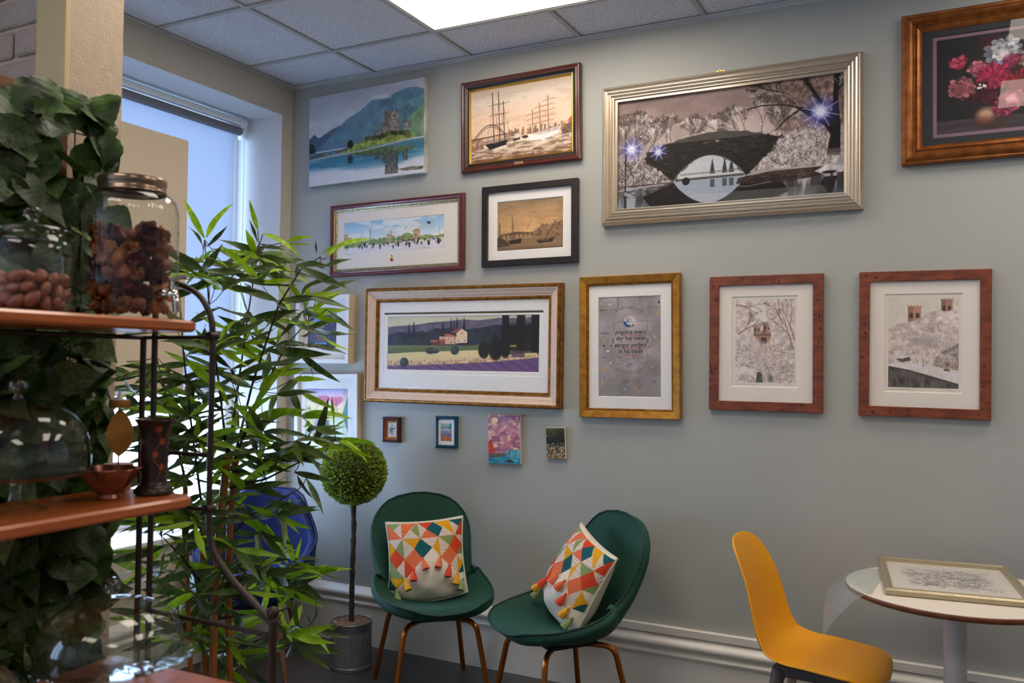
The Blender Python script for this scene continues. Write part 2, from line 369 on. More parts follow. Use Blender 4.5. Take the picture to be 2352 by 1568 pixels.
# ------------------------------------------------------------------ picture painter (flat prints, colours kept on a fine mesh)
class Pic:
    def __init__(s, w, h, seed=1):
        s.w, s.h = w*2, h*2; s.a = w/h; s.rng = np.random.RandomState(seed)
        s.X, s.Y = np.meshgrid((np.arange(s.w)+.5)/s.w, (np.arange(s.h)+.5)/s.h)
        s.c = np.zeros((s.h, s.w, 3)); s.px = 1.0/s.h
    def col(s, c): return np.array(c, float)/255
    def grad(s, stops, y0=0, y1=1):
        t = np.clip((s.Y[:, 0]-y0)/(y1-y0), 0, 1); ps = [p for p, _ in stops]
        g = np.stack([np.interp(t, ps, [c[k]/255 for _, c in stops]) for k in range(3)], -1)
        r = (s.Y[:, 0] >= y0) & (s.Y[:, 0] <= y1); s.c[r] = g[r][:, None, :]
    def noise(s, fx, fy, octv=4, seed=None):
        rng = np.random.RandomState(seed) if seed is not None else s.rng
        out = np.zeros((s.h, s.w)); amp = 1; tot = 0
        for o in range(octv):
            nx, ny = max(2, int(fx*2**o)+2), max(2, int(fy*2**o)+2); g = rng.rand(ny, nx)
            x = s.X*(nx-1.001); y = s.Y*(ny-1.001); i = x.astype(int); j = y.astype(int); u = x-i; v = y-j; u = u*u*(3-2*u); v = v*v*(3-2*v)
            out += amp*((g[j, i]*(1-u)+g[j, i+1]*u)*(1-v)+(g[j+1, i]*(1-u)+g[j+1, i+1]*u)*v); tot += amp; amp *= .55
        return out/tot
    def blend(s, m, c, sl=None):
        c = s.col(c) if not isinstance(c, np.ndarray) else c
        t = s.c if sl is None else s.c[sl]; t[...] = t*(1-m[..., None])+c*m[..., None]
    def win(s, x0, x1, y0, y1):
        return (slice(max(0, int(y0*s.h)-2), min(s.h, int(y1*s.h)+3)), slice(max(0, int(x0*s.w)-2), min(s.w, int(x1*s.w)+3)))
    def mask(s, pts):
        xs_ = [p[0] for p in pts]; ys_ = [p[1] for p in pts]; sl = s.win(min(xs_), max(xs_), min(ys_), max(ys_))
        X, Y = s.X[sl], s.Y[sl]; m = np.zeros(X.shape, bool); n = len(pts)
        for i in range(n):
            xa, ya = pts[i]; xb, yb = pts[i-1]
            if ya == yb: continue
            m ^= ((ya > Y) != (yb > Y)) & (X < (xb-xa)*(Y-ya)/(yb-ya)+xa)
        return sl, m.astype(float)
    def poly(s, pts, c, a=1.0, tex=0, tf=20):
        sl, m = s.mask(pts)
        if m.size == 0: return
        s.blend(m*a, c, sl)
        if tex:
            n = s.noise(tf*s.a, tf)[sl]; s.c[sl] = np.clip(s.c[sl]*(1+(n-.5)[..., None]*2*tex*m[..., None]), 0, 1)
    def rect(s, x0, y0, x1, y1, c, a=1.0): s.poly([(x0, y0), (x1, y0), (x1, y1), (x0, y1)], c, a)
    def ell(s, x, y, rx, ry, c, a=1.0, soft=.1, tex=0):
        sl = s.win(x-rx*1.6, x+rx*1.6, y-ry*1.6, y+ry*1.6); X, Y = s.X[sl], s.Y[sl]
        if X.size == 0: return
        d = np.sqrt(((X-x)/rx)**2+((Y-y)/ry)**2); m = np.clip((1+soft/2-d)/max(soft, 1e-3), 0, 1)
        if tex: m = m*np.clip(1-tex+2*tex*s.rng.rand(*X.shape), 0, 1)
        s.blend(m*a, c, sl)
    def line(s, pts, w, c, a=1.0, w2=None):
        n = len(pts)-1
        for i in range(n):
            (xa, ya), (xb, yb) = pts[i], pts[i+1]; ww = w if w2 is None else w+(w2-w)*i/max(1, n)
            p = ww*.7/s.a+2*s.px; q = ww*.7+2*s.px
            sl = s.win(min(xa, xb)-p, max(xa, xb)+p, min(ya, yb)-q, max(ya, yb)+q); X, Y = s.X[sl]*s.a, s.Y[sl]
            if X.size == 0: continue
            ax, bx = xa*s.a, xb*s.a; dx, dy = bx-ax, yb-ya; l = dx*dx+dy*dy+1e-12
            t = np.clip(((X-ax)*dx+(Y-ya)*dy)/l, 0, 1); d = np.hypot(X-ax-t*dx, Y-ya-t*dy)
            s.blend(np.clip((ww/2-d)/s.px+.5, 0, 1)*min(1, a), c, sl)
    def tree(s, x, y, ang, L, w, c, depth, spread=.5, a=1.0, shrink=.74):
        if depth == 0 or L < 2*s.px: return
        x2 = x+math.cos(ang)*L/s.a; y2 = y-math.sin(ang)*L
        s.line([(x, y), (x2, y2)], max(w, s.px*.8), c, a)
        for k in range(2 if s.rng.rand() < .75 else 3):
            s.tree(x2, y2, ang+s.rng.uniform(-spread, spread), L*shrink*s.rng.uniform(.8, 1.1), w*.65, c, depth-1, spread, a, shrink)
    def speck(s, n, x0, x1, y0, y1, r0, r1, cols, a=1.0):
        for _ in range(n):
            r = s.rng.uniform(r0, r1); c = cols[s.rng.randint(len(cols))]
            s.ell(s.rng.uniform(x0, x1), s.rng.uniform(y0, y1), r/s.a, r*s.rng.uniform(.5, 1.2), c, a, .5)
    def modul(s, n, k): s.c = np.clip(s.c*(1+(n-.5)[..., None]*2*k), 0, 1)
    def final(s):
        s.modul(s.noise(70*s.a, 70, 2, 77), .05)          # brush and paper grain
        c = s.c.reshape(s.h//2, 2, s.w//2, 2, 3).mean((1, 3)); return c
def srgb2lin(c): return np.where(c <= .04045, c/12.92, ((c+.055)/1.055)**2.4)
def grid_print(name, img, x0, x1, z0, z1, y, m, parent):
    h, w = img.shape[:2]
    gx, gz = np.meshgrid(np.linspace(x0, x1, w), np.linspace(z1, z0, h))
    co = np.stack([gx, np.full_like(gx, y), gz], -1).reshape(-1, 3)
    me = bpy.data.meshes.new(name); nf = (w-1)*(h-1)
    i = (np.arange(h-1)[:, None]*w+np.arange(w-1)[None, :]).ravel()
    loops = np.stack([i, i+w, i+w+1, i+1], -1).ravel()
    me.vertices.add(w*h); me.vertices.foreach_set('co', co.ravel())
    me.loops.add(nf*4); me.loops.foreach_set('vertex_index', loops)
    me.polygons.add(nf); me.polygons.foreach_set('loop_start', np.arange(nf)*4); me.polygons.foreach_set('loop_total', np.full(nf, 4))
    me.update(); me.validate()
    ca = me.color_attributes.new('print', 'FLOAT_COLOR', 'POINT')
    rgba = np.ones((w*h, 4)); rgba[:, :3] = srgb2lin(np.clip(img.reshape(-1, 3), 0, 1)); ca.data.foreach_set('color', rgba.ravel())
    me.materials.append(m); return link_mesh(name, me, parent)
M_print = attr_mat('printed_paper', .55, .3)
M_canvas_print = attr_mat('printed_canvas', .6, .3, .3, 900)

def art_castle():
    p = Pic(250, 160, 3)
    p.grad([(0, (176, 182, 196)), (.3, (200, 204, 212)), (.6, (188, 200, 212))])
    n = p.noise(4, 6); p.modul(n, .10)
    p.poly([(0,.47),(.05,.42),(.09,.47),(.2,.40),(.28,.36),(.3,.62),(0,.62)], (76, 96, 122))
    p.poly([(.05,.62),(.14,.53),(.24,.42),(.34,.31),(.46,.24),(.56,.15),(.62,.12),(.70,.14),(.8,.10),(.87,.08),(.94,.09),(1,.12),(1,.62)], (92, 128, 152), 1, .25, 9)
    p.poly([(.3,.62),(.42,.5),(.5,.44),(.6,.42),(.72,.36),(.84,.24),(.92,.2),(1,.16),(1,.62)], (92, 134, 142), .7, .3, 12)
    p.poly([(.78,.62),(.86,.42),(.93,.34),(1,.28),(1,.62)], (128, 156, 112), .8, .3, 14)
    for k in range(60):
        x, y = .2+.8*p.rng.rand(), .12+.45*p.rng.rand()
        if y < .62-.62*min(1, x/.62)+.10: continue
        L_ = .04+.10*p.rng.rand(); p.line([(x, y), (x-L_*.45, y+L_*.5), (x-L_*.9, y+L_)], .018, [(70, 108, 134), (122, 152, 166), (88, 128, 130), (110, 144, 150)][k % 4], .22)
    p.blend(np.clip(.28-np.abs(p.Y-.34), 0, 1)*np.clip(1-np.abs(p.X-.45)/.5, 0, 1)*.8, (150, 172, 188))
    p.ell(.63, .13, .07, .02, (214, 220, 228), .8, 1.0); p.ell(.68, .145, .05, .015, (214, 220, 228), .6, 1.0)
    p.poly([(0,.52),(.04,.53),(.06,.6),(.06,.66),(0,.66)], (34, 48, 40))
    p.grad([(0, (96, 140, 160)), (.12, (70, 116, 140)), (.45, (62, 128, 158)), (.62, (120, 160, 184)), (.72, (206, 212, 222)), (1, (196, 200, 212))], .63, 1)
    q = p.noise(3, 4, 5, 11); sl = p.Y > .80
    p.blend(np.clip((p.Y-.79-.10*(q-.5)-.13*np.exp(-((p.X-.62)/.24)**2))/.05, 0, 1)*.9, (214, 216, 226))
    p.blend(((p.noise(3, 40, 3, 5) > .62) & (p.Y > .66)).astype(float)*.25, (200, 220, 232))
    # island and reflection
    isl = [(.24,.665),(.33,.63),(.44,.59),(.56,.565),(.66,.55),(.78,.54),(.88,.565),(.94,.60),(.86,.62),(.7,.635),(.52,.65),(.38,.665)]
    p.poly([(x, 1.31-y) for x, y in isl], (86, 104, 52), .8, .3, 30)
    p.poly(isl, (134, 150, 72), 1, .5, 40)
    for x0, x1, y0 in ((.67,.79,.30),(.64,.69,.44),(.58,.64,.50),(.5,.56,.545),(.82,.87,.44)):
        d = min(.56, y0+.27); p.poly([(x0+.005, 1.31-d-.03), (x1-.005, 1.31-d-.03), (x1-.005, 1.24-y0*.9), (x0+.005, 1.24-y0*.9)], (84, 84, 80), .8, .5, 40)
        p.poly([(x0, y0), (x1, y0), (x1, d), (x0, d)], (142, 134, 128), 1, .5, 50); p.rect(x0, y0, x0+(x1-x0)*.3, d, (92, 88, 86), .7)
        for k in range(4): p.rect(x0+(x1-x0)*k/4, y0-.02, x0+(x1-x0)*(k+.5)/4, y0+.01, (96, 93, 90))
    for k in range(60): p.line([(p.rng.uniform(.67,.79), p.rng.uniform(.32,.52))]*2, .012, (60, 58, 54), .5)
    for k in range(70):
        x = p.rng.uniform(.52, .88); p.ell(x, .555+.02*p.rng.rand()-.03*math.exp(-((x-.74)/.1)**2), .016, .02, [(44, 58, 34), (70, 84, 42), (96, 110, 56)][k % 3], .9, .4)
    p.ell(.375, .59, .026, .045, (26, 36, 30)); p.ell(.375, .755, .024, .045, (34, 48, 44), .85, .3)
    p.poly([(0,.665),(.1,.64),(.3,.63),(.36,.615),(.36,.645),(.28,.665),(.1,.685),(0,.69)], (92, 92, 92), 1, .3, 40)
    for x in (.165, .225): p.ell(x, .665, .022, .022, (90, 130, 150), 1, .2)
    p.poly([(0,.70),(.3,.67),(.5,.665),(.94,.61),(.9,.63),(.5,.685),(.2,.70),(0,.71)], (190, 186, 172), .7)
    p.poly([(.78,.93),(.9,.915),(1,.93),(.98,.96),(.84,.955)], (84, 80, 52), .7, .6, 60)
    return p.final()

def art_ships():
    p = Pic(220, 150, 5)
    p.grad([(0, (196, 176, 158)), (.25, (228, 212, 196)), (.6, (240, 206, 180))], 0, .68)
    p.blend((p.noise(3, 10) > .58)*.25, (184, 160, 146))
    p.grad([(0, (200, 166, 138)), (.4, (226, 206, 188)), (.8, (150, 116, 92)), (1, (126, 96, 76))], .66, 1)
    n = p.noise(14, 60, 3); p.blend(((n > .58) & (p.Y > .7))*.6, (96, 72, 56)); p.blend(((n < .42) & (p.Y > .7))*.6, (240, 226, 208))
    p.ell(.66, .72, .18, .07, (246, 232, 214), .6, 1)
    arc = [(.02+.36*t, .70-.20*math.sin(math.pi*t)) for t in np.linspace(0, 1, 24)]
    p.line(arc, .012, (92, 74, 66)); p.line([(x, y+.03) for x, y in arc], .008, (92, 74, 66))
    for x, y in arc[::2]: p.line([(x, y), (x, .67)], .004, (104, 84, 74), .7)
    p.line([(0,.68),(.45,.645)], .014, (80, 60, 54)); p.poly([(0,.69),(.12,.68),(.14,.82),(0,.84)], (150, 112, 92), .8, .5, 30)
    for k in range(50):
        x = p.rng.uniform(.38, 1); y = .64+p.rng.uniform(-.05, .04)-.03*(x-.4); p.rect(x, y, x+.02, .70, [(150, 104, 80), (112, 88, 78), (190, 140, 110)][k % 3], .7)
    p.poly([(.13,.74),(.25,.76),(.38,.72),(.36,.80),(.2,.845)], (40, 34, 38)); p.poly([(.13,.73),(.38,.70),(.375,.735),(.15,.765)], (170, 140, 126))
    for x, t in ((.225,.06),(.285,.06),(.335,.20)):
        p.line([(x, t), (x+.012, .74)], .012, (74, 50, 42)); p.line([(x+.006, t+.1), (x-.05, .74)], .004, (90, 66, 56), .7); p.line([(x+.006, t+.1), (x+.07, .72)], .004, (90, 66, 56), .7)
        for yy in (.22, .36, .5): p.line([(x-.035, yy+.02), (x+.055, yy)], .007, (96, 66, 52), .8)
    p.poly([(.58,.70),(.7,.735),(.86,.70),(.9,.64),(.86,.75),(.72,.80),(.6,.79)], (236, 232, 230)); p.poly([(.7,.735),(.87,.70),(.9,.64),(.6,.705)], (206, 196, 196), .8)
    for x, t in ((.62,.38),(.69,.30),(.77,.22)):
        p.line([(x, t), (x+.008, .70)], .010, (128, 92, 70))
        for yy in np.arange(t+.05, .62, .07): p.line([(x-.055+.02*(yy-t), yy+.012), (x+.065, yy-.008)], .009, (176, 116, 74), .85)
        p.line([(x, t), (x+.14, .66)], .003, (140, 110, 96), .7)
    p.poly([(.42,.74),(.5,.72),(.5,.755),(.44,.77)], (70, 50, 44)); p.rect(.45, .67, .49, .73, (224, 210, 200)); p.ell(.55, .73, .03, .02, (60, 48, 46))
    p.poly([(.9,.70),(1,.58),(1,.76),(.9,.765)], (120, 92, 76), 1, .4, 30); p.poly([(.95,.6),(1,.52),(1,.62)], (190, 106, 74))
    return p.final()

def art_parade():
    p = Pic(240, 84, 7)
    p.grad([(0, (150, 192, 224)), (.45, (206, 224, 236)), (.62, (232, 234, 236))])
    p.blend(np.clip((p.noise(5, 4)-.48)/.1, 0, 1)*.75, (242, 240, 238))
    p.poly([(0,.64)]+[(x, .60-.05*math.sin(x*17)**2-.10*math.exp(-((x-.64)/.07)**2)) for x in np.linspace(0, 1, 60)]+[(1,.72),(0,.8)], (136, 160, 96), 1, .4, 30)
    p.poly([(0,.80),(.3,.74),(.52,.72),(1,.66),(1,1),(0,1)], (226, 222, 226)); p.modul(p.noise(8, 8), .05)
    for x0, x1, y0 in ((0,.045,.36),(.045,.085,.46),(.44,.475,.48),(.475,.495,.36),(.495,.52,.5),(.70,.77,.40)):
        p.rect(x0, y0, x1, .68, (196, 172, 136)); p.rect(x0+(x1-x0)*.3, y0+.1, x0+(x1-x0)*.5, y0+.2, (120, 100, 84), .8)
    p.poly([(.44,.5),(.4575,.42),(.475,.5)], (170, 140, 110)); p.poly([(.69,.42),(.735,.34),(.78,.42)], (180, 150, 96))
    p.line([(.275,.26),(.275,.72)], .02, (120, 118, 124)); p.line([(.955,.34),(.955,.6)], .01, (140, 140, 140)); p.poly([(.17,.62),(.178,.44),(.186,.62)], (140, 130, 110))
    p.line([(.20+.04*t, .62-.10*math.sin(math.pi*t)) for t in np.linspace(0, 1, 9)], .02, (90, 132, 142))
    for k in range(14): p.ell(.28+.3*p.rng.rand(), .58+.06*p.rng.rand(), .018, .05, (112, 146, 84), .8, .5)
    p.line([(.59,.60),(.63,.585)], .025, (176, 84, 70)); p.line([(.61,.55),(.61,.63)], .02, (176, 84, 70))
    p.ell(.855, .21, .018, .035, (52, 60, 84)); p.line([(.835,.15),(.855,.2)], .02, (52, 60, 84)); p.line([(.61,.28),(.64,.34)], .018, (236, 240, 246)); p.line([(.64,.27),(.625,.32)], .02, (70, 120, 190))
    for k in range(70):
        t = p.rng.rand(); x = .02+.96*t; s_ = .06+.11*p.rng.rand()**2; yb = .74+.14*p.rng.rand()**1.5-.06*t*(s_ < .12)+.5*(s_-.1)
        yb = min(.95, yb); c = [(40, 42, 52), (34, 34, 40), (56, 60, 74), (226, 226, 230), (212, 190, 60)][p.rng.choice(5, p=[.4, .3, .16, .11, .03])]
        p.line([(x, yb-s_*.75), (x, yb-s_*.4)], s_*.34, c); p.line([(x, yb-s_*.4), (x, yb)], s_*.24, (36, 36, 44)); p.ell(x, yb-s_*.92, .003+.006*s_, .02, (206, 160, 136), 1, .3)
    for x in (.52, .63, .82, .9): p.ell(x, .72, .016, .035, [(232, 232, 236), (110, 160, 170), (222, 214, 90)][int(x*10) % 3], 1, .2); p.ell(x, .70, .011, .02, (70, 84, 100), 1, .3)
    p.line([(.79,.955),(.81,.9),(.82,.95),(.85,.94),(.87,.95)], .012, (110, 106, 110), .8); p.line([(.02,.96),(.06,.97)], .01, (120, 116, 120), .7)
    return p.final()

def art_harbour():
    p = Pic(150, 112, 9)
    p.grad([(0, (158, 132, 100)), (.4, (190, 150, 106)), (.66, (196, 156, 112)), (.75, (150, 118, 88)), (1, (126, 100, 76))])
    d = np.hypot((p.X-.5)*1.2, p.Y-.5); p.blend(np.clip(1-d/.5, 0, 1)*.35, (220, 172, 122)); p.modul(p.noise(5, 5), .12)
    p.poly([(.5,.68),(.58,.62),(.66,.56),(.68,.48),(.72,.52),(.76,.50),(.8,.54),(.86,.5),(.88,.42),(.9,.5),(1,.46),(1,.76),(.6,.74)], (128, 100, 76), .85, .35, 24)
    for k in range(60): x = p.rng.uniform(.58, 1); y = p.rng.uniform(.55, .72); p.rect(x, y, x+.02, y+.035, [(168, 132, 94), (96, 74, 58), (186, 150, 110)][k % 3], .5)
    p.poly([(.04,.66),(.3,.62),(.55,.66),(.55,.74),(.04,.76)], (112, 90, 72))
    for k in range(7): p.ell(.11+.066*k, .73, .024, .05, (176, 142, 104), 1, .2)
    p.grad([(0, (142, 114, 86)), (.5, (150, 122, 92)), (1, (112, 88, 68))], .77, 1)
    p.modul(p.noise(8, 40, 3), .10)
    for x, t in ((.235,.32),(.255,.42),(.03,.42),(.045,.46)): p.line([(x, t), (x, .80)], .012, (66, 52, 44), .9)
    p.poly([(.17,.80),(.38,.76),(.37,.86),(.2,.87)], (58, 46, 42)); p.poly([(0,.72),(.08,.74),(.16,.82),(.2,.9),(0,.92)], (70, 56, 48), .9, .4, 20)
    p.poly([(.6,.82),(.74,.84),(.88,.76),(.84,.87),(.64,.88)], (56, 44, 40)); p.line([(.74,.80),(.78,.68)], .012, (70, 56, 46))
    for k in range(14): p.ell(.6+.26*p.rng.rand(), .80+.02*p.rng.rand(), .012, .02, (96, 74, 60))
    p.line([(.48,.5),(.47,.58)], .02, (120, 100, 84), .5); p.line([(.48,.52),(.53,.45)], .015, (130, 108, 90), .4)
    return p.final()

def art_bridge():
    p = Pic(400, 214, 13)
    p.grad([(0, (150, 132, 130)), (.25, (188, 168, 164)), (.55, (206, 196, 194)), (.7, (196, 190, 190))])
    p.modul(p.noise(6, 5), .16)
    p.poly([(.62,0),(1,0),(1,.62),(.8,.55),(.7,.35)], (118, 96, 88), .45, .5, 30); p.poly([(0,.12),(.1,.1),(.2,.3),(.1,.5),(0,.5)], (96, 84, 80), .4, .5, 24)
    wht, dk, br = (232, 228, 230), (44, 38, 40), (92, 76, 70)
    for x, y, a, L in ((.24,.50,1.6,.13),(.2,.5,2.1,.11),(.3,.48,1.0,.11),(.58,.44,1.9,.12),(.66,.42,1.5,.13),(.72,.45,1.2,.10),(.5,.44,2.2,.10),(.10,.5,1.5,.14),(.14,.5,1.2,.12),(.27,.46,1.9,.13),(.34,.44,1.3,.10),(.54,.42,1.4,.10),(.62,.43,2.3,.11),(.69,.43,.9,.12),(.04,.5,1.7,.13)):
        p.tree(x, y+.03, a, L*.62, .008, br, 8, .5, .9, .84); p.tree(x+.004, y+.024, a, L*.62, .004, wht, 7, .5, .5, .84)
    # far bank, snow bushes
    p.poly([(0,.55),(.12,.58),(.25,.68),(.28,.80),(0,.86)], (150, 142, 144), 1, .5, 26)
    for k in range(900):
        x = .27*p.rng.rand(); y = .56+.28*p.rng.rand(); a = p.rng.uniform(.3, 2.8); L = .02+.03*p.rng.rand()
        p.line([(x, y), (x+math.cos(a)*L/p.a, y-math.sin(a)*L)], .004, [wht, (216, 208, 208), (70, 60, 60), (130, 112, 108)][k % 4], .85)
    p.poly([(.62,.74),(.7,.58),(.76,.46),(.86,.40),(1,.44),(1,.76)], (196, 188, 190), 1, .3, 30)
    for k in range(1100):
        x = .62+.34*p.rng.rand(); y = .42+.33*p.rng.rand()
        if y < .74-1.1*(x-.62)**.8: continue
        a = p.rng.uniform(.3, 2.6); L = .02+.05*p.rng.rand(); p.line([(x, y), (x+math.cos(a)*L/p.a, y-math.sin(a)*L)], .004, [wht, (224, 218, 220), (150, 128, 116), (104, 86, 78)][k % 4], .8)
    # water
    p.grad([(0, (120, 112, 112)), (.3, (96, 88, 88)), (.7, (84, 84, 92)), (1, (110, 116, 126))], .785, 1)
    v = p.noise(40, 3, 3); sl = (p.Y > .80); p.blend(sl*np.clip((v-.45)/.2, 0, 1)*np.clip(1.2-np.abs(p.X-.02)/.2, 0, .9), (176, 184, 196)); p.blend(sl*np.clip((v-.42)/.2, 0, 1)*np.clip((p.X-.70)/.12, 0, .9)*(p.X < .97), (206, 202, 206))
    # opening under the arch and its reflection
    op = [(.27+.32*t, .775-.20*math.sin(math.pi*t)**.8) for t in np.linspace(0, 1, 24)]
    p.poly(op+[(.59,.79),(.27,.79)], (206, 210, 216)); p.poly([(x, 1.57-y+.0) for x, y in op]+[(.59,.78),(.27,.78)], (176, 184, 198))
    for x in (.445, .5, .53): p.poly([(x-.012,.74),(x,.60),(x+.012,.74)], (54, 66, 70), .9); p.rect(x-.01, .79, x+.01, .86, (84, 94, 104), .8)
    p.line([(.3,.73),(.58,.72)], .012, (150, 140, 128), .8); p.line([(.28,.775),(.58,.77)], .02, (110, 100, 96)); p.ell(.325, .79, .018, .035, (34, 32, 36))
    # bridge body
    top = [(.14+.61*t, .52-.15*math.sin(math.pi*(t*.92+.02))**.9+.05*(t-.5)*0) for t in np.linspace(0, 1, 30)]
    body = top+[(.75,.44),(.70,.58),(.62,.74),(.59,.785)]+op[::-1]+[(.25,.76),(.2,.66),(.14,.6)]
    p.poly(body, (52, 44, 42), 1, .6, 34)
    p.line([(x, y-.004) for x, y in top], .010, (206, 198, 198), .9)
    for k in range(24): x = .4+.1*p.rng.rand(); p.line([(x, .445+.02*p.rng.rand()), (x+.012, .45+.015*p.rng.rand())], .008, (226, 222, 224), .8)
    sl_, bm_k = p.mask(body)
    for k in range(1500):
        x, y = p.rng.uniform(.14, .76), p.rng.uniform(.36, .79); iy, ix = int(y*p.h)-sl_[0].start, int(x*p.w)-sl_[1].start
        if 0 <= iy < bm_k.shape[0] and 0 <= ix < bm_k.shape[1] and bm_k[iy, ix]:
            g_ = .75+.5*p.rng.rand(); c_ = [(48, 39, 36), (30, 26, 27), (66, 53, 45), (40, 34, 33), (78, 66, 58)][k % 5]; p.ell(x, y, .007+.006*p.rng.rand(), .008+.007*p.rng.rand(), tuple(min(255, v*g_) for v in c_), .7, .5)
    for k in range(26): t_ = k/25; x, y = op[int(t_*23)]; p.line([(x, y), (x+(x-.43)*.16, y-.045)], .006, (36, 30, 30), .7)
    p.line(op, .008, (170, 160, 156), .8)
    # dark reflection
    refl = [(x, 1.55-.62*(y-.0)) for x, y in top]
    p.poly([(.12,.90),(.26,.80)]+[(x, 1.575-y) for x, y in op]+[(.6,.79),(.74,.84),(.78,.95),(.7,1.0),(.16,1.0)], (30, 26, 28), .95, .4, 20)
    p.poly([(.56,.80),(.7,.765),(.96,.76),(.9,.84),(.75,.87),(.55,.85)], (76, 58, 50), .85, .6, 40)
    for k in range(60): x, y = p.rng.uniform(.02, .25), p.rng.uniform(.79, .9); p.line([(x, y), (x+.02, y)], .006, (60, 52, 54), .7)
    p.line([(.5,.86),(.6,.88),(.7,.855)], .006, (190, 184, 186), .8); p.line([(0,.83),(.1,.81),(.22,.80)], .012, (190, 182, 184), .9)
    p.poly([(.88,.80),(.93,.75),(1,.74),(1,.82),(.92,.83)], (206, 200, 204), 1, .3, 30); p.ell(.94, .815, .03, .012, (40, 36, 38))
    # big tree on the right and thin tree on the left
    p.poly([(.93,.66),(.945,.5),(.92,.42),(.86,.33),(.80,.24),(.83,.24),(.89,.31),(.95,.36),(.955,.2),(.96,0),(.985,0),(.975,.2),(.985,.42),(.985,.66)], (40, 34, 40)); p.rect(.93, .62, .985, .68, (130, 118, 114), .8)
    p.line([(.84,.0),(.9,.2),(.95,.34)], .03, (44, 36, 40)); p.line([(.82,.26),(.76,.34),(.72,.42)], .014, (44, 36, 40)); p.line([(.83,.25),(.74,.2),(.66,.19),(.6,.21)], .012, (44, 36, 40)); p.line([(1,.08),(.96,.16)], .02, (40, 34, 40))
    for x, y, a, L in ((.84,.02,2.6,.13),(.8,.2,2.4,.12),(.74,.2,2.0,.10),(.7,.2,1.2,.10),(.9,.1,1.9,.08),(.99,.3,1.4,.10),(.76,.1,2.8,.09)):
        p.tree(x, y, a, L, .008, dk, 7, .6); p.tree(x, y-.006, a, L, .005, wht, 6, .6, .5)
    p.line([(.038,.30),(.036,.84)], .012, (56, 44, 46)); p.rect(.03, .88, .042, 1, (44, 36, 40), .8)
    p.poly([(.88,1),(.92,.85),(.975,.85),(.95,1)], (44, 38, 42), .9)
    p.c = np.clip(p.c, 0, 1)**1.35
    for x, y, r in ((.065,.45,.10),(.195,.50,.07),(.905,.30,.13)):
        p.ell(x, y, r*.75/p.a, r*.75, (70, 72, 190), .75, 1.4); p.ell(x, y, r*.4/p.a, r*.4, (236, 240, 255), .95, 1.2)
        for k in range(8): a = k*math.pi/4+.3; p.line([(x, y), (x+math.cos(a)*r*1.1/p.a, y+math.sin(a)*r*1.1)], .006, (216, 222, 250), .7)
    return p.final()

def bloom(p, x, y, r, n, cols, layers=5, tip=.3):
    r *= 1.12
    for l in range(layers):
        rr = r*(1-l/layers*.85); ph = p.rng.rand()*6; m_ = max(6, int(n*1.5*(1-.4*l/layers)))
        for k in range(m_):
            a = ph+2*math.pi*(k+.3*p.rng.rand())/m_; c = np.array(cols[(k*3+l) % len(cols)], float)*(.45+.5*p.rng.rand()+.12*l/layers); c = np.clip(c, 0, 255); w = 3.6/m_; R_ = rr*p.rng.uniform(.8, 1.05)
            p.poly([(x+math.cos(a+da*w)*R_*f/p.a, y+math.sin(a+da*w)*R_*f) for da, f in ((0, .05), (-1, .6), (-.8, .85), (-.4, .97), (0, 1), (.4, .97), (.8, .85), (1, .6))], tuple(c)); p.line([(x, y), (x+math.cos(a)*R_*.9/p.a, y+math.sin(a)*R_*.9)], .004, tuple(c*.6), .5)
def art_flowers():
    p = Pic(250, 230, 17)
    p.c[:] = p.col((26, 25, 29)); p.modul(p.noise(5, 5), .2)
    p.rect(0, .86, 1, 1, (70, 60, 66)); p.blend((p.noise(4, 40, 3) > .55)*(p.Y > .86)*.4, (40, 34, 38)); p.blend(((p.Y > .86) & (p.X > .55))*np.clip((p.X-.5)*1.6, 0, .7), (30, 28, 34))
    p.ell(.42, .86, .15, .13, (60, 44, 40), 1, .5); p.ell(.37, .83, .06, .06, (216, 178, 140), .8, 1.0); p.ell(.36, .89, .06, .04, (130, 66, 60), .6, 1.0)
    dk = [(70, 14, 34), (96, 20, 44), (54, 12, 30)]; red = [(170, 22, 40), (130, 14, 30)]; pk = [(214, 50, 104), (184, 30, 84)]; rose = [(206, 128, 136), (172, 92, 104)]; wh = [(196, 198, 214), (150, 156, 190), (224, 222, 226)]; pe = [(226, 178, 150), (206, 130, 130), (190, 80, 100)]
    for x, y, r, c in ((.40,.10,.09,dk),(.30,.62,.11,dk),(.42,.64,.12,dk),(.72,.66,.10,dk),(.60,.60,.10,dk),(.86,.5,.1,dk),(.8,.7,.08,dk),(.55,.3,.1,dk)): bloom(p, x, y, r, 15, c)
    for x, y, r, n, c in ((.50,.20,.15,9,wh),(.17,.26,.075,7,[(226,90,120),(190,40,80)]),(.31,.34,.085,8,[(206,84,120),(224,130,150)]),(.55,.30,.075,9,[(176,50,100),(140,36,80)]),(.72,.31,.12,13,pe),(.43,.44,.14,18,pk),(.63,.52,.12,18,red),(.19,.53,.12,9,rose),(.55,.70,.11,8,[(214,110,136),(180,70,100)]),(.50,.78,.09,14,[(150,40,80),(190,70,110)]),(.88,.48,.06,10,pk),(.80,.67,.05,8,pk),(.95,.65,.06,9,pe),(.70,.08,.07,7,[(90,100,100),(150,160,170),(50,70,60)])): bloom(p, x, y, r, n, c)
    for x, y, r, c in ((.19,.54,.05,(120,60,70)),(.43,.43,.03,(130,14,50)),(.62,.52,.03,(90,10,20)),(.55,.70,.04,(240,190,200)),(.50,.22,.05,(240,236,230)),(.72,.32,.04,(236,206,196))): p.ell(x, y, r/p.a, r, c, .7, 1.0)
    for k in range(18): p.ell(.30+.09*p.rng.rand(), .50+.06*p.rng.rand(), .008, .012, [(226,226,216),(20,20,20)][k % 2])
    return p.final()

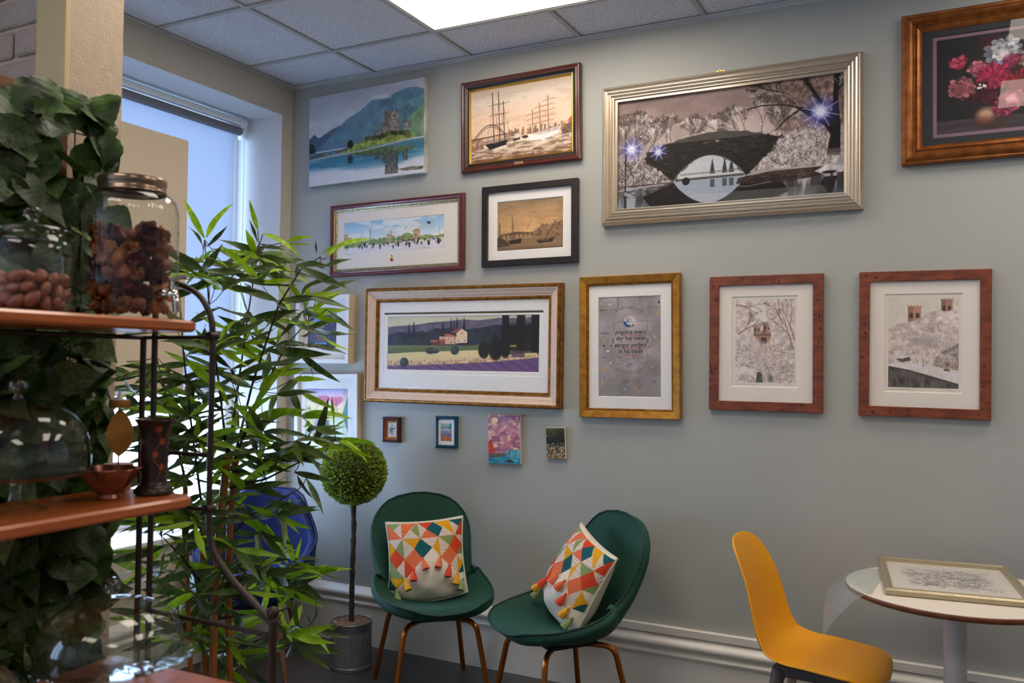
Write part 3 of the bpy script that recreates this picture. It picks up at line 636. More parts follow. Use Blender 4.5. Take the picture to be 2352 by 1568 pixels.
def art_landscape():
    p = Pic(330, 134, 19)
    p.grad([(0, (206, 202, 184)), (.35, (212, 206, 178))], 0, .4); p.modul(p.noise(4, 4), .05)
    p.poly([(0,.20),(.08,.18),(.2,.16),(.3,.12),(.42,.10),(.52,.07),(.62,.09),(.75,.05),(.88,.06),(1,.03),(1,.6),(0,.6)], (104, 98, 118), 1, .28, 14)
    p.poly([(0,.36),(.04,.33),(.1,.31),(.14,.36),(.2,.28),(.28,.30),(.33,.22),(.38,.24),(.44,.22),(.5,.30),(.57,.24),(.64,.22),(.7,.18),(.8,.16),(.9,.14),(1,.12),(1,.66),(0,.66)], (48, 56, 74), 1, .35, 16)
    for k in range(90): x = p.rng.rand(); p.ell(x, .34+.16*p.rng.rand()-.1*x, .022, .05, [(40, 48, 60), (54, 62, 70), (62, 66, 62)][k % 3], .7, .5)
    for x, t, w, bt in ((.152,.12,.010,.4),(.183,.08,.011,.4),(.384,.09,.012,.4),(.437,.03,.010,.35),(.457,.06,.008,.35),(.477,.01,.010,.35),(.524,.01,.010,.34)):
        p.poly([(x-w, bt), (x-w*.8, (t+bt)/2), (x, t), (x+w*.8, (t+bt)/2), (x+w, bt)], (46, 46, 62))
    p.grad([(0, (120, 132, 92)), (1, (96, 110, 70))], .54, .68)
    for y in np.arange(.55, .68, .022): p.line([(0, y+.07), (.4, y+.015), (1, y-.05)], .010, (70, 84, 56), .6)
    p.poly([(0,.60),(0,1),(1,1),(1,.48),(.86,.49),(.66,.50),(.4,.6),(.2,.62)], (104, 116, 76), .55)
    p.poly([(0,.70),(.2,.665),(.45,.64),(.62,.62),(.66,.68),(.8,.70),(.98,.66),(1,.72),(1,.8),(.6,.85),(0,.92)], (228, 208, 156)); p.poly([(.3,.68),(.6,.63),(.62,.72),(.4,.76)], (240, 216, 160), .6)
    p.poly([(0,.84),(.1,.82),(.3,.83),(.5,.80),(.7,.74),(.8,.72),(1,.70),(1,.76),(.6,.86),(0,.95)], (206, 164, 136), .8, .4, 30)
    for k in range(260): x = p.rng.rand(); y = .845-.09*x*x-.02*p.rng.rand(); p.line([(x, y), (x+.006*p.rng.randn(), y-.05*p.rng.rand())], .006, [(236, 206, 176), (200, 150, 130), (226, 190, 150)][k % 3], .7)
    p.poly([(0,.94),(.4,.885),(.7,.83),(1,.74),(1,1),(0,1)], (112, 84, 130))
    for k in range(16): x = -.2+k*.085; p.line([(x+.12, 1.02-.0), (x-.02+.02*k*.1, .935-.0095*k-.02)], .014, (78, 56, 96), .6)
    for k in range(16): x = -.16+k*.085; p.line([(x+.12, 1.02), (x-.02+.02*k*.1, .945-.0095*k-.02)], .006, (164, 132, 170), .6)
    for x, y, rx, ry in ((.12,.86,.03,.09),(.30,.64,.032,.06),(.33,.65,.03,.04),(.465,.63,.028,.08)): p.ell(x, y, rx, ry, (58, 66, 74), 1, .25); p.ell(x-.008, y-.02, rx*.5, ry*.5, (84, 96, 92), .6, .6)
    for x, y, rx, ry in ((.655,.62,.036,.15),(.73,.60,.045,.20),(.79,.56,.035,.2)): p.ell(x, y, rx, ry, (34, 38, 42), 1, .2)
    for x, w in ((.79,.022),(.885,.026),(.975,.026)):
        p.poly([(x-w,0),(x+w,0),(x+w*1.1,.3),(x+w*.9,.66),(x-w*.9,.66),(x-w*1.1,.3)], (34, 34, 38), 1, .3, 20)
    p.poly([(.8,.2),(1,.18),(1,.62),(.84,.66),(.8,.55)], (32, 34, 36), .8); p.rect(.83, .62, .91, .74, (92, 70, 92), .8); p.rect(.82, .53, .86, .56, (180, 170, 96), .8)
    # farmhouse
    p.rect(.36, .38, .48, .50, (226, 186, 160)); p.poly([(.475,.50),(.475,.32),(.51,.24),(.545,.30),(.545,.49)], (240, 210, 176)); p.poly([(.43,.31),(.475,.24),(.512,.235),(.475,.32)], (150, 84, 84)); p.poly([(.39,.34),(.42,.33),(.475,.365),(.405,.385)], (200, 112, 96)); p.poly([(.355,.46),(.375,.42),(.41,.43),(.40,.465)], (184, 100, 90))
    p.poly([(.298,.445),(.345,.44),(.355,.475),(.305,.485)], (196, 104, 90)); p.rect(.305, .48, .355, .545, (110, 70, 66)); p.rect(.36, .46, .40, .53, (130, 86, 86)); p.rect(.40, .44, .475, .52, (222, 180, 156))
    for x, y in ((.51,.32),(.425,.41),(.465,.41),(.49,.46),(.53,.455),(.44,.49),(.465,.49)): p.rect(x-.003, y-.012, x+.003, y+.015, (60, 48, 66))
    for k in range(9): x = .08+k*.09; p.line([(x, .82-.012*k), (x, .87-.012*k)], .006, (90, 80, 70))
    return p.final()

def art_calligraphy():
    p = Pic(140, 228, 23)
    p.grad([(0, (160, 152, 156)), (.3, (164, 154, 158)), (.7, (160, 150, 152)), (1, (150, 144, 146))])
    d = np.hypot((p.X-.5)*1.2, (p.Y-.45)*1.1); p.blend(np.clip(1-d/.45, 0, 1)*.35, (208, 198, 204)); p.modul(p.noise(4, 6, 5), .22)
    p.blend(np.clip((p.noise(2, 3, 4, 5)-.55)/.15, 0, 1)*np.clip((p.Y-.6)*3, 0, 1)*.4, (92, 92, 90))
    for k in range(80):
        x, y = p.rng.rand(), p.rng.rand()
        if .22 < x < .78 and .15 < y < .85: continue
        p.ell(x, y, .008+.018*p.rng.rand()**2, .004+.010*p.rng.rand()**2, [(226, 162, 50), (236, 150, 60), (232, 230, 232), (60, 58, 60), (222, 180, 90)][p.rng.choice(5, p=[.35, .15, .25, .15, .1])], .9, .4)
    ink, blu = (104, 98, 104), (58, 78, 170)
    p.line([(.02,.135),(.12,.128)], .008, blu); p.line([(.12,.13),(.27,.128)], .004, ink); p.line([(.32,0),(.32,.12)], .005, ink); p.line([(.67,0),(.67,.08)], .004, ink); p.line([(.8,.115),(1,.11)], .004, ink); p.line([(.02,.365),(.16,.362)], .007, blu); p.line([(.06,.605),(.12,.605)], .006, blu); p.line([(.86,.85),(.92,.85)], .006, blu); p.line([(.42,.845),(.46,.845)], .005, blu)
    red = (116, 92, 92)
    p.line([(.25,.345),(.25,.255),(.38,.255)], .003, red); p.line([(.64,.245),(.79,.245),(.79,.345)], .003, red); p.line([(.25,.58),(.25,.67),(.40,.67)], .003, red); p.line([(.64,.67),(.79,.67),(.79,.56)], .003, red)
    for k in range(26): y = .29+.335*k/26; p.line([(.30, y), (.70, y)], .0015, (140, 132, 138), .5)
    for k in range(70):
        a = math.pi*(.05+.9*p.rng.rand()); s_ = 1 if k % 2 else -1; cx, cy = .5+.22*math.cos(a), (.17 if s_ > 0 else .70)-s_*.06*math.sin(a)
        a2 = p.rng.uniform(0, 6.3); p.line([(cx, cy), (cx+.04*math.cos(a2), cy+.012*math.sin(a2)), (cx+.05*math.cos(a2+.6), cy+.02*math.sin(a2+.6))], .0025, ink, .8)
    for x in (.235, .79): p.ell(x, .44, .05, .045, (196, 188, 192), .7, .3); p.ell(x, .44, .035, .035, (150, 142, 148), .8, .3); [p.line([(x+.06*(p.rng.rand()-.5), .44+.07*(p.rng.rand()-.5)), (x+.06*(p.rng.rand()-.5), .44+.07*(p.rng.rand()-.5))], .003, ink, .6) for _ in range(16)]
    p.ell(.515, .25, .105, .056, (206, 204, 206), 1, .1); p.poly([(.40,.245),(.44,.25),(.47,.28),(.52,.285),(.5,.31),(.46,.305),(.43,.295),(.41,.27)], (44, 92, 160)); p.ell(.47, .235, .03, .03, (214, 156, 140)); p.ell(.485, .245, .02, .02, (120, 160, 196)); p.rect(.53, .225, .60, .25, (226, 226, 228)); p.line([(.53,.225),(.60,.225),(.60,.25),(.53,.25),(.53,.225)], .003, ink); p.ell(.56, .29, .025, .012, (120, 130, 70)); p.ell(.555, .29, .01, .007, (190, 50, 50)); p.ell(.52, .30, .012, .006, (40, 40, 50))
    for x, y, c in ((.385,.385,(70,120,176)),(.66,.51,(60,56,66)),(.355,.61,(70,90,70)),(.425,.61,(222,160,60)),(.575,.61,(176,70,80))): p.ell(x, y, .014, .008, c, 1, .2)
    p.ell(.51, .685, .09, .045, (176, 170, 176), .8, .4); [p.line([(.44+.14*p.rng.rand(), .65+.07*p.rng.rand()), (.44+.14*p.rng.rand(), .65+.07*p.rng.rand())], .0025, ink, .6) for _ in range(26)]
    return p.final()

def snow_wood(p, n, x0, x1, y0, y1, L0, L1, cols):
    for k in range(n):
        x, y = p.rng.uniform(x0, x1), p.rng.uniform(y0, y1); a = p.rng.uniform(.1, 3.0); L = p.rng.uniform(L0, L1)
        p.line([(x, y), (x+math.cos(a)*L*.6/p.a, y-math.sin(a)*L*.6), (x+math.cos(a+.4)*L/p.a, y-math.sin(a+.4)*L*.9)], .004, cols[k % len(cols)], .75)
SN = [(234, 222, 216), (210, 194, 188), (244, 236, 230), (184, 166, 160), (218, 200, 192), (156, 138, 132)]
SN2 = [(128, 112, 108), (104, 90, 88), (148, 126, 118)]
def snow_blobs(p, n, x0, x1, y0, y1, ok=None):
    for k in range(n):
        x, y = p.rng.uniform(x0, x1), p.rng.uniform(y0, y1)
        if ok is not None and not ok(x, y): continue
        r = p.rng.uniform(.012, .035); p.ell(x, y, r/p.a, r*.7, [(236, 222, 216), (212, 196, 190), (180, 162, 158), (244, 234, 228), (196, 176, 170)][k % 5], .55, .9)
def tower(p, x0, y0, x1, y1, c=(186, 140, 116)):
    p.rect(x0, y0, x1, y1, c); p.rect(x0, y0, x0+(x1-x0)*.4, y1, tuple(int(v*.82) for v in c)); n = 5
    for k in range(n): x = x0+(x1-x0)*k/(n-1); p.line([(x, y0-.012), (x, y0+.02)], .008, c)
    for x in (x0+(x1-x0)*.12, x0+(x1-x0)*.6): p.rect(x, y0+(y1-y0)*.35, x+(x1-x0)*.26, y0+(y1-y0)*.6, (78, 60, 56))
def art_snow1():
    p = Pic(138, 190, 29); p.c[:] = p.col((224, 218, 210)); p.modul(p.noise(3, 3), .04)
    p.poly([(.33,.52),(.33,.36),(.42,.36),(.42,.40),(.48,.36),(.48,.28),(.6,.28),(.6,.52),(.5,.58),(.42,.6)], (170, 128, 108)); tower(p, .31, .32, .43, .42, (176, 136, 116)); tower(p, .47, .28, .61, .42, (170, 128, 110)); p.rect(.44, .46, .53, .60, (70, 58, 54)); p.rect(.31, .42, .61, .44, (120, 96, 70))
    p.poly([(0,.0),(.3,.05),(.22,.25),(.28,.4),(.4,.5),(.46,.6),(.56,.58),(.62,.45),(.52,.2),(.5,.0),(1,0),(1,1),(0,1)], (212, 198, 192), .75, .25, 20)
    snow_blobs(p, 900, 0, 1, .55, 1); snow_blobs(p, 200, .6, 1, 0, .6); snow_blobs(p, 120, 0, .25, 0, .5); snow_wood(p, 160, 0, .28, .0, .4, .02, .07, SN); snow_wood(p, 260, .58, 1, .0, .6, .02, .08, SN); snow_wood(p, 1200, 0, 1, .55, 1, .02, .07, SN+SN2); snow_wood(p, 200, .28, .62, .52, .7, .02, .05, SN)
    for x, y, a, L in ((1.0,.5,1.9,.18),(.96,.6,1.8,.16),(.0,.06,-.2,.12),(.05,.42,.6,.1),(.8,.3,2.0,.12)): p.tree(x, y, a, L, .012, (126, 98, 84), 6, .5)
    p.poly([(.35,1),(.38,.87),(.45,.88),(.47,1)], (60, 54, 52), .75, .6, 30); p.ell(.6, .95, .05, .05, (70, 62, 60), .6, .8)
    for k in range(26): p.line([(.0, .86+.14*p.rng.rand()), (.15, .80+.08*p.rng.rand()), (.36, .84+.12*p.rng.rand())], .006, (232, 224, 220), .7)
    return p.final()
def art_snow2():
    p = Pic(150, 205, 31); p.c[:] = p.col((220, 212, 200)); p.modul(p.noise(3, 3), .03)
    tower(p, .28, .10, .47, .32, (190, 142, 116)); tower(p, .75, .03, .91, .24, (168, 130, 112))
    p.poly([(0,.38),(.1,.31),(.25,.28),(.34,.27),(.5,.22),(.56,.18),(.7,.15),(.85,.16),(1,.10),(1,.85),(0,.75)], (206, 192, 187), 1, .3, 14)
    sky_ = lambda x, y: y > np.interp(x, [0, .1, .25, .36, .5, .56, .7, .85, 1], [.39, .33, .30, .30, .26, .22, .19, .20, .15])
    snow_blobs(p, 900, 0, 1, .14, .78, sky_); snow_wood(p, 1000, 0, 1, .34, .78, .02, .05, SN+SN2); snow_blobs(p, 350, 0, 1, .14, .74, sky_)
    for k in range(14): x = p.rng.uniform(.1, .95); y = p.rng.uniform(.3, .6); p.ell(x, y, .08, .05, [(214, 200, 196), (132, 120, 122)][k % 2], .35, 1.0)
    p.blend((p.Y < np.interp(p.X, [0, .1, .25, .28, .36, .5, .56, .7, .85, 1], [.37, .30, .27, .27, .26, .215, .17, .14, .15, .09])-.0).astype(float)*0, (0, 0, 0))
    p.poly([(.62,.74),(.75,.6),(.9,.55),(1,.5),(1,.82),(.8,.8)], (110, 98, 94), .6, .5, 24); snow_wood(p, 260, .62, 1, .5, .8, .02, .06, SN)
    p.poly([(0,.74),(.3,.72),(.6,.76),(1,.80),(1,.95),(.6,.86),(.3,.80),(0,.76)], (222, 214, 214), 1, .08, 20)
    p.poly([(.12,.69),(.22,.65),(.31,.66),(.33,.70),(.2,.72)], (96, 78, 76)); p.poly([(.1,.68),(.2,.64),(.32,.655),(.22,.68)], (222, 216, 218))
    for x, y in ((.07,.72),(.5,.76),(.42,.73)): p.tree(x, y, 1.55, .05, .010, (150, 116, 100), 5, .6); [p.ell(x+.09*p.rng.randn()*.6, y-.07+.03*p.rng.randn(), .03, .02, (226, 212, 206), .5, 1.0) for _ in range(10)]
    p.poly([(0,.77),(.3,.81),(.6,.87),(1,.955),(1,1),(0,1)], (84, 78, 76), 1, .5, 12); p.blend((p.noise(20, 6, 3) > .55)*((p.Y-.80-.16*p.X) > 0)*.4, (150, 134, 128))
    p.line([(0,.77),(.3,.81),(.6,.87),(1,.955)], .012, (70, 62, 60)); p.ell(.83, .785, .03, .025, (180, 140, 100)); p.rect(.79, .79, .87, .81, (110, 80, 66))
    return p.final()
def art_city():
    p = Pic(70, 84, 37); p.grad([(0, (84, 130, 190)), (.3, (120, 164, 212)), (.5, (96, 126, 170))])
    p.rect(0, .12, .2, 1, (60, 64, 96)); p.rect(.58, .1, 1, 1, (70, 68, 96)); p.rect(.3, .45, .62, .85, (120, 92, 100)); p.rect(0, .5, .32, .85, (84, 84, 116)); p.rect(0, .85, 1, 1, (56, 56, 84))
    for k in range(150): x, y = p.rng.rand(), .2+.65*p.rng.rand(); p.rect(x, y, x+.02, y+.03, [(150, 160, 200), (44, 44, 70), (196, 170, 160)][k % 3], .6)
    p.rect(.28, .82, .66, .9, (130, 160, 200)); p.rect(.3, .83, .64, .86, (60, 80, 120)); p.rect(.04, .14, .1, .5, (120, 130, 160)); p.line([(0,.2),(.2,.14),(.4,.2)], .02, (180, 196, 220)); p.line([(0,.26),(.4,.25)], .02, (150, 170, 200))
    return p.final()
def heart(p, x, y, r, c):
    pts = [(x+r*(16*math.sin(t)**3)/17/p.a, y-r*(13*math.cos(t)-5*math.cos(2*t)-2*math.cos(3*t)-math.cos(4*t))/17) for t in np.linspace(0, 6.28, 40)]; p.poly(pts, c)
def art_hearts():
    p = Pic(104, 130, 41); p.grad([(0, (130, 130, 190)), (.12, (200, 170, 196)), (.3, (246, 220, 180)), (.5, (232, 216, 130)), (.75, (190, 200, 110)), (1, (90, 150, 150))]); p.modul(p.noise(3, 6), .1)
    p.poly([(.1,.5),(.3,.45),(.5,.6),(.45,1),(.1,1)], (206, 188, 120)); p.poly([(.6,.62),(.75,.55),(.9,.62),(1,.8),(1,1),(.6,1)], (206, 222, 200)); p.poly([(.86,.5),(1,.1),(1,.9)], (70, 130, 140)); p.poly([(.16,.8),(.3,.55),(.36,.6),(.3,.95),(.2,1)], (150, 128, 160))
    for k in range(5): p.line([(.78+.03*k*math.cos(t), .58-.02*k*math.sin(t)) for t in np.linspace(0, 3.14, 10)], .006, (110, 150, 150))
    heart(p, .42, .22, .11, (206, 64, 116)); heart(p, .72, .25, .13, (214, 70, 124)); p.line([(.72,.12),(.72,.36)], .012, (120, 36, 70), .7); p.line([(.42,.12),(.42,.32)], .012, (120, 36, 70), .7)
    p.line([(.72,.38),(.76,.40),(.72,.43),(.76,.46)], .008, (190, 50, 60)); p.line([(.3,.34),(.26,.40),(.28,.46),(.22,.5)], .008, (190, 50, 60)); p.rect(.44, .62, .56, .78, (40, 56, 90)); p.ell(.48, .58, .04, .035, (30, 34, 50)); p.ell(.56, .85, .04, .05, (190, 70, 60)); p.rect(.3, .84, .5, 1, (60, 70, 80), .7)
    for x in (.05, .09, .12): p.poly([(x-.015,.42),(x,.34),(x+.015,.42)], (60, 90, 70))
    return p.final()
def art_posy():
    p = Pic(36, 60, 43); p.c[:] = p.col((214, 208, 204))
    for k in range(70):
        x, y = .5+.16*p.rng.randn(), .5+.16*p.rng.randn(); p.line([(.5, .9), (x, y)], .008, (110, 130, 110), .25); p.ell(x, y, .06, .03, [(62, 64, 100), (120, 120, 160), (84, 96, 84), (40, 44, 60), (170, 150, 130)][k % 5], .85, .5)
    return p.final()
def art_coast():
    p = Pic(36, 60, 47); p.grad([(0, (230, 200, 120)), (.15, (120, 180, 190)), (.3, (70, 150, 160)), (.45, (130, 140, 170)), (.7, (80, 100, 150)), (.8, (214, 110, 60)), (1, (150, 70, 40))])
    p.blend((p.noise(3, 12) > .54)*.6, (196, 160, 130)); p.poly([(0,.35),(.5,.26),(.9,.34),(.8,.42),(.1,.44)], (170, 176, 196)); p.line([(.3,.27),(.7,.26)], .03, (200, 70, 60)); p.line([(.2,.68),(.7,.66)], .03, (206, 70, 120), .8)
    p.speck(60, 0, 1, .8, 1, .01, .03, [(226, 120, 50), (120, 50, 30), (236, 180, 80)]); p.line([(.9,.0),(.85,.3)], .08, (40, 120, 130)); p.poly([(.75,.55),(1,.5),(1,.62)], (226, 130, 60))
    return p.final()
def art_pink():
    p = Pic(80, 116, 53); p.grad([(0, (150, 120, 150)), (.3, (214, 160, 170)), (.6, (228, 170, 164)), (.75, (240, 190, 150))])
    n = p.noise(4, 8, 5); p.blend(np.clip((n-.5)/.06, 0, 1)*.7, (186, 110, 140)); p.blend(np.clip((.42-n)/.06, 0, 1)*.7, (244, 208, 196)); n2 = p.noise(5, 10, 4); p.blend(np.clip((n2-.6)/.04, 0, 1)*.8, (140, 80, 120)); p.blend(np.clip((.36-n2)/.04, 0, 1)*.7, (250, 224, 170))
    p.ell(.22, .11, .10, .055, (250, 228, 190), 1, .15); p.poly([(.1,.78),(.4,.74),(.6,.69),(.8,.72),(.8,.80),(.1,.82)], (170, 130, 160)); p.rect(0, .79, .7, .88, (110, 96, 84))
    p.poly([(0,.78),(.0,.56),(.08,.51),(.14,.6),(.2,.76),(.1,.79)], (206, 60, 50), 1, .3, 12); p.poly([(0,.88),(.4,.86),(.6,.8),(1,.86),(1,1),(0,1)], (30, 140, 170), 1, .3, 14); p.poly([(.56,.83),(.66,.70),(1,.71),(1,.9),(.7,.88)], (40, 130, 160), 1, .3, 14)
    for k in range(30): x = .6+.4*p.rng.rand(); p.line([(x, .72), (x-.05, .86)], .008, (176, 220, 226), .5)
    for k in range(16): y = .86+.12*p.rng.rand(); x = p.rng.rand(); p.line([(x, y), (x+.2, y-.01)], .008, (170, 214, 222), .6)
    p.poly([(.53,.97),(.6,.92),(.7,.91),(.82,.97)], (66, 48, 56)); p.poly([(.7,.56),(.76,.50),(.86,.58),(.8,.6)], (140, 100, 130)); p.ell(.58, .36, .05, .03, (160, 180, 150), .8, .5)
    return p.final()
def art_daisies():
    p = Pic(46, 74, 59); p.grad([(0, (86, 84, 50)), (.2, (44, 50, 34)), (.5, (30, 36, 28)), (.6, (84, 78, 44)), (1, (120, 88, 60))]); p.modul(p.noise(6, 8), .5)
    p.speck(60, 0, .5, 0, .3, .01, .025, [(150, 144, 70), (110, 110, 60), (70, 76, 40)], .7); p.speck(160, 0, 1, .6, 1, .008, .02, [(170, 140, 60), (110, 96, 50), (140, 100, 110), (60, 60, 30)], .8)
    for k in range(110): y = .48+.5*p.rng.rand()**.8; p.ell(p.rng.rand(), y, .022*(1.2-y*.5), .014*(1.2-y*.5), (240, 238, 232), 1, .4)
    return p.final()
def art_sketch():
    p = Pic(150, 190, 61); p.c[:] = p.col((222, 216, 206))
    for k in range(420):
        x, y = .16+.66*p.rng.rand(), .2+.55*p.rng.rand(); a = p.rng.uniform(0, 6.3); L = .02+.05*p.rng.rand(); c = [(120, 114, 118), (70, 66, 74), (150, 146, 148)][k % 3]
        p.line([(x, y), (x+L*math.cos(a)/p.a, y+L*math.sin(a)), (x+L*math.cos(a+1)/p.a, y+L*math.sin(a+1))], .004, c, .8)
    for k in range(26): p.ell(.2+.6*p.rng.rand(), .25+.45*p.rng.rand(), .02, .014, (90, 86, 96), .6, .8); 
    for k in range(6): p.line([(.16, .25+.08*k), (.84, .22+.08*k)], .003, (130, 126, 128), .6)
    return p.final()

# ------------------------------------------------------------------ frames
def rect_loops(prof, w, h, m, name, parent, smooth=False):
    """moulding: profile of (inset from outer edge, height off wall) run round a w x h rectangle, mitred"""
    mb = MB(); v = []
    for ins, d in prof:
        x, z = w/2-ins, h/2-ins
        v += [(-x, -d, -z), (x, -d, -z), (x, -d, z), (-x, -d, z)]
    f = []
    for k in range(len(prof)-1):
        for i in range(4):
            j = (i+1) % 4; f.append((k*4+i, k*4+j, (k+1)*4+j, (k+1)*4+i))
    mb.add(v, f); return mb.build(name, m, parent)
def mount(w, h, x0, x1, z0, z1, y, m, parent, bev=.003):
    """card mount with a bevelled window"""
    mb = MB(); o = [(-w/2, -h/2), (w/2, -h/2), (w/2, h/2), (-w/2, h/2)]; i = [(x0, z0), (x1, z0), (x1, z1), (x0, z1)]; j = [(x0+bev, z0+bev), (x1-bev, z0+bev), (x1-bev, z1-bev), (x0+bev, z1-bev)]
    v = [(x, y, z) for x, z in o]+[(x, y, z) for x, z in i]+[(x, y+bev, z) for x, z in j]
    f = [(k, (k+1) % 4, 4+(k+1) % 4, 4+k) for k in range(4)]+[(4+k, 4+(k+1) % 4, 8+(k+1) % 4, 8+k) for k in range(4)]
    mb.add(v, f); return mb.build('mount', m, parent)
def picture(name, label, corners, depth, cat='picture'):
    """Empty on the wall at the middle of the picture; returns it with its width and height in metres."""
    P = [on(x, y, 1, -depth) for x, y in corners]
    cx = sum(p.x for p in P)/4; cz = sum(p.z for p in P)/4
    w = ((P[1]-P[0]).length+(P[2]-P[3]).length)/2; h = ((P[0]-P[3]).length+(P[1]-P[2]).length)/2
    e1 = (P[1]-P[0]); e2 = (P[2]-P[3]); ang = math.atan2(e1.z+e2.z, e1.x+e2.x)
    t = thing(name, label, cat, (cx, -.0015, cz), (0, -ang*.8, 0)); return t, w, h
def backing(t, w, h, m=None): MB().box(-w/2+.004, w/2-.004, -.006, -.001, -h/2+.004, h/2-.004).build('backing', m or mat('backing_card', (120, 96, 70), .8), t)
def glazing(t, w, h, y, ior=1.42): MB().add([(-w/2, y, -h/2), (w/2, y, -h/2), (w/2, y, h/2), (-w/2, y, h/2)], [(0, 1, 2, 3)]).build('glass', glass('picture_glass_%d' % int(ior*100), (1, 1, 1), ior), t)
M_mount = mat('ivory_mount', (232, 224, 214), .75); M_mountw = mat('white_mount', (236, 234, 232), .75)
def canvas(name, label, corners, depth, img, edge):
    t, w, h = picture(name, label, corners, depth)
    b_ = MB(); b_.cbox(-w/2, w/2, -depth, -.001, -h/2, h/2, .003); b_.build('stretched_canvas', edge, t)
    grid_print('print', img, -w/2+.002, w/2-.002, -h/2+.002, h/2-.002, -depth-.0004, M_canvas_print, t); return t

# castle canvas with the picture wrapped round its right side
t = canvas('canvas_picture', 'large canvas print of a stone castle on an island under blue mountains', [(710.6,229.7),(975.5,172),(975,399),(709.8,427.8)], .036, art_castle(), mat('canvas_edge', (206, 202, 196), .7, sub=(112, 130, 120), vscale=9, stretch=(1, 1, 1)))
# tall ships
t, w, h = picture('framed_picture', 'mahogany framed print of tall ships at a quayside with small brass plaque', [(1053.8,192),(1329.6,142),(1334.8,362.7),(1062,398.9)], .03)
Mm = mat('mahogany_stain', (84, 38, 27), .3, var=.25, vscale=18, stretch=(1, 1, 8), coat=.3); Mk = mat('ebonised_hollow', (34, 24, 22), .35)
rect_loops([(0, 0), (0, .024), (.004, .029), (.010, .030), (.016, .026), (.024, .027)], w, h, Mm, 'frame', t)
rect_loops([(.024, .027), (.030, .022), (.037, .018), (.042, .018)], w, h, Mk, 'inner_moulding', t)
Mgold = mat('bright_gold_leaf', (222, 176, 84), .28, 1.0, bump=.1, bscale=80)
rect_loops([(.042, .018), (.045, .019), (.050, .012), (.052, .009)], w, h, Mgold, 'gold_slip', t)
grid_print('print', art_ships(), -w/2+.05, w/2-.05, -h/2+.05, h/2-.05, -.009, M_print, t); backing(t, w, h)
pl = MB(); pl.cbox(-.025, .025, -.0275, -.024, -.010, .010, .003); pq = pl.build('plaque', mat('pale_brass', (206, 190, 140), .35, .8), t); pq.location = (0, 0, -h/2+.016)
for k, ww in enumerate((.022, .030)):
    o = MB().box(-ww/2, ww/2, -.0281, -.0276, .003-k*.007, .0045-k*.007).build('engraving', mat('engraving_dark', (110, 96, 66), .5), pq)
# parade panorama
t, w, h = picture('framed_picture', 'maroon framed panorama of uniformed people on parade with a crest below', [(758,473.8),(1062.3,440.3),(1065.6,620),(754,637)], .028)
Mr = mat('maroon_gloss_frame', (92, 26, 32), .25, coat=.5)
rect_loops([(0, 0), (0, .020), (.005, .026), (.014, .028), (.020, .024), (.024, .026), (.028, .022)], w, h, Mr, 'frame', t)
rect_loops([(.028, .022), (.032, .018), (.038, .016), (.043, .011)], w, h, mat('speckled_silver_gold', (196, 184, 150), .35, .7, sub=(110, 96, 60), vscale=160), 'inner_slip', t)
iw, ih = w-.086, h-.086
px0, px1, pz0, pz1 = -w/2+.085, w/2-.123, -h/2+.118, h/2-.098
mount(iw, ih, px0, px1, pz0, pz1, -.010, M_mount, t); grid_print('print', art_parade(), px0+.002, px1-.002, pz0+.002, pz1-.002, -.0075, M_print, t)
cr = MB(); cr.lathe([(0.0001, 0), (.023, 0), (.024, -.001)], 24, M=Matrix.Rotation(math.pi/2, 4, 'X') @ Matrix.Diagonal((.8, 1.15, 1, 1))); cm = cr.build('crest_window', M_mountw, t); cm.location = (-.02, -.0105, -h/2+.085)
for x0, x1, z0, z1, c in ((-.008, .008, -.016, .004, (206, 120, 60)), (-.006, .006, .004, .012, (226, 190, 70)), (-.004, .004, .012, .019, (196, 60, 50)), (-.004, .004, -.012, -.002, (60, 110, 180)), (-.012, -.008, -.014, .002, (220, 180, 80)), (.008, .012, -.014, .002, (220, 180, 80))):
    MB().box(x0, x1, -.0016, -.0012, z0, z1).build('crest_charge', mat('crest_%d_%d' % (c[0], c[2]), c, .6), cm)
backing(t, w, h); glazing(t, w-.08, h-.08, -.013)
# harbour in black
t, w, h = picture('framed_picture', 'wide black framed sepia harbour painting in a white mount', [(1105.6,430.8),(1324.6,407.7),(1327.3,601.7),(1107.2,614.5)], .026)
rect_loops([(0, 0), (0, .025), (.002, .027), (.030, .027), (.032, .025), (.032, .010)], w, h, mat('black_ash_frame', (34, 30, 32), .4, var=.3, vscale=14, stretch=(1, 1, 5)), 'frame', t)
px0, px1, pz0, pz1 = -w/2+.078, w/2-.078, -h/2+.076, h/2-.078
mount(w-.06, h-.06, px0, px1, pz0, pz1, -.012, M_mountw, t); grid_print('print', art_harbour(), px0+.002, px1-.002, pz0+.002, pz1-.002, -.008, M_print, t); backing(t, w, h); glazing(t, w-.062, h-.062, -.016)
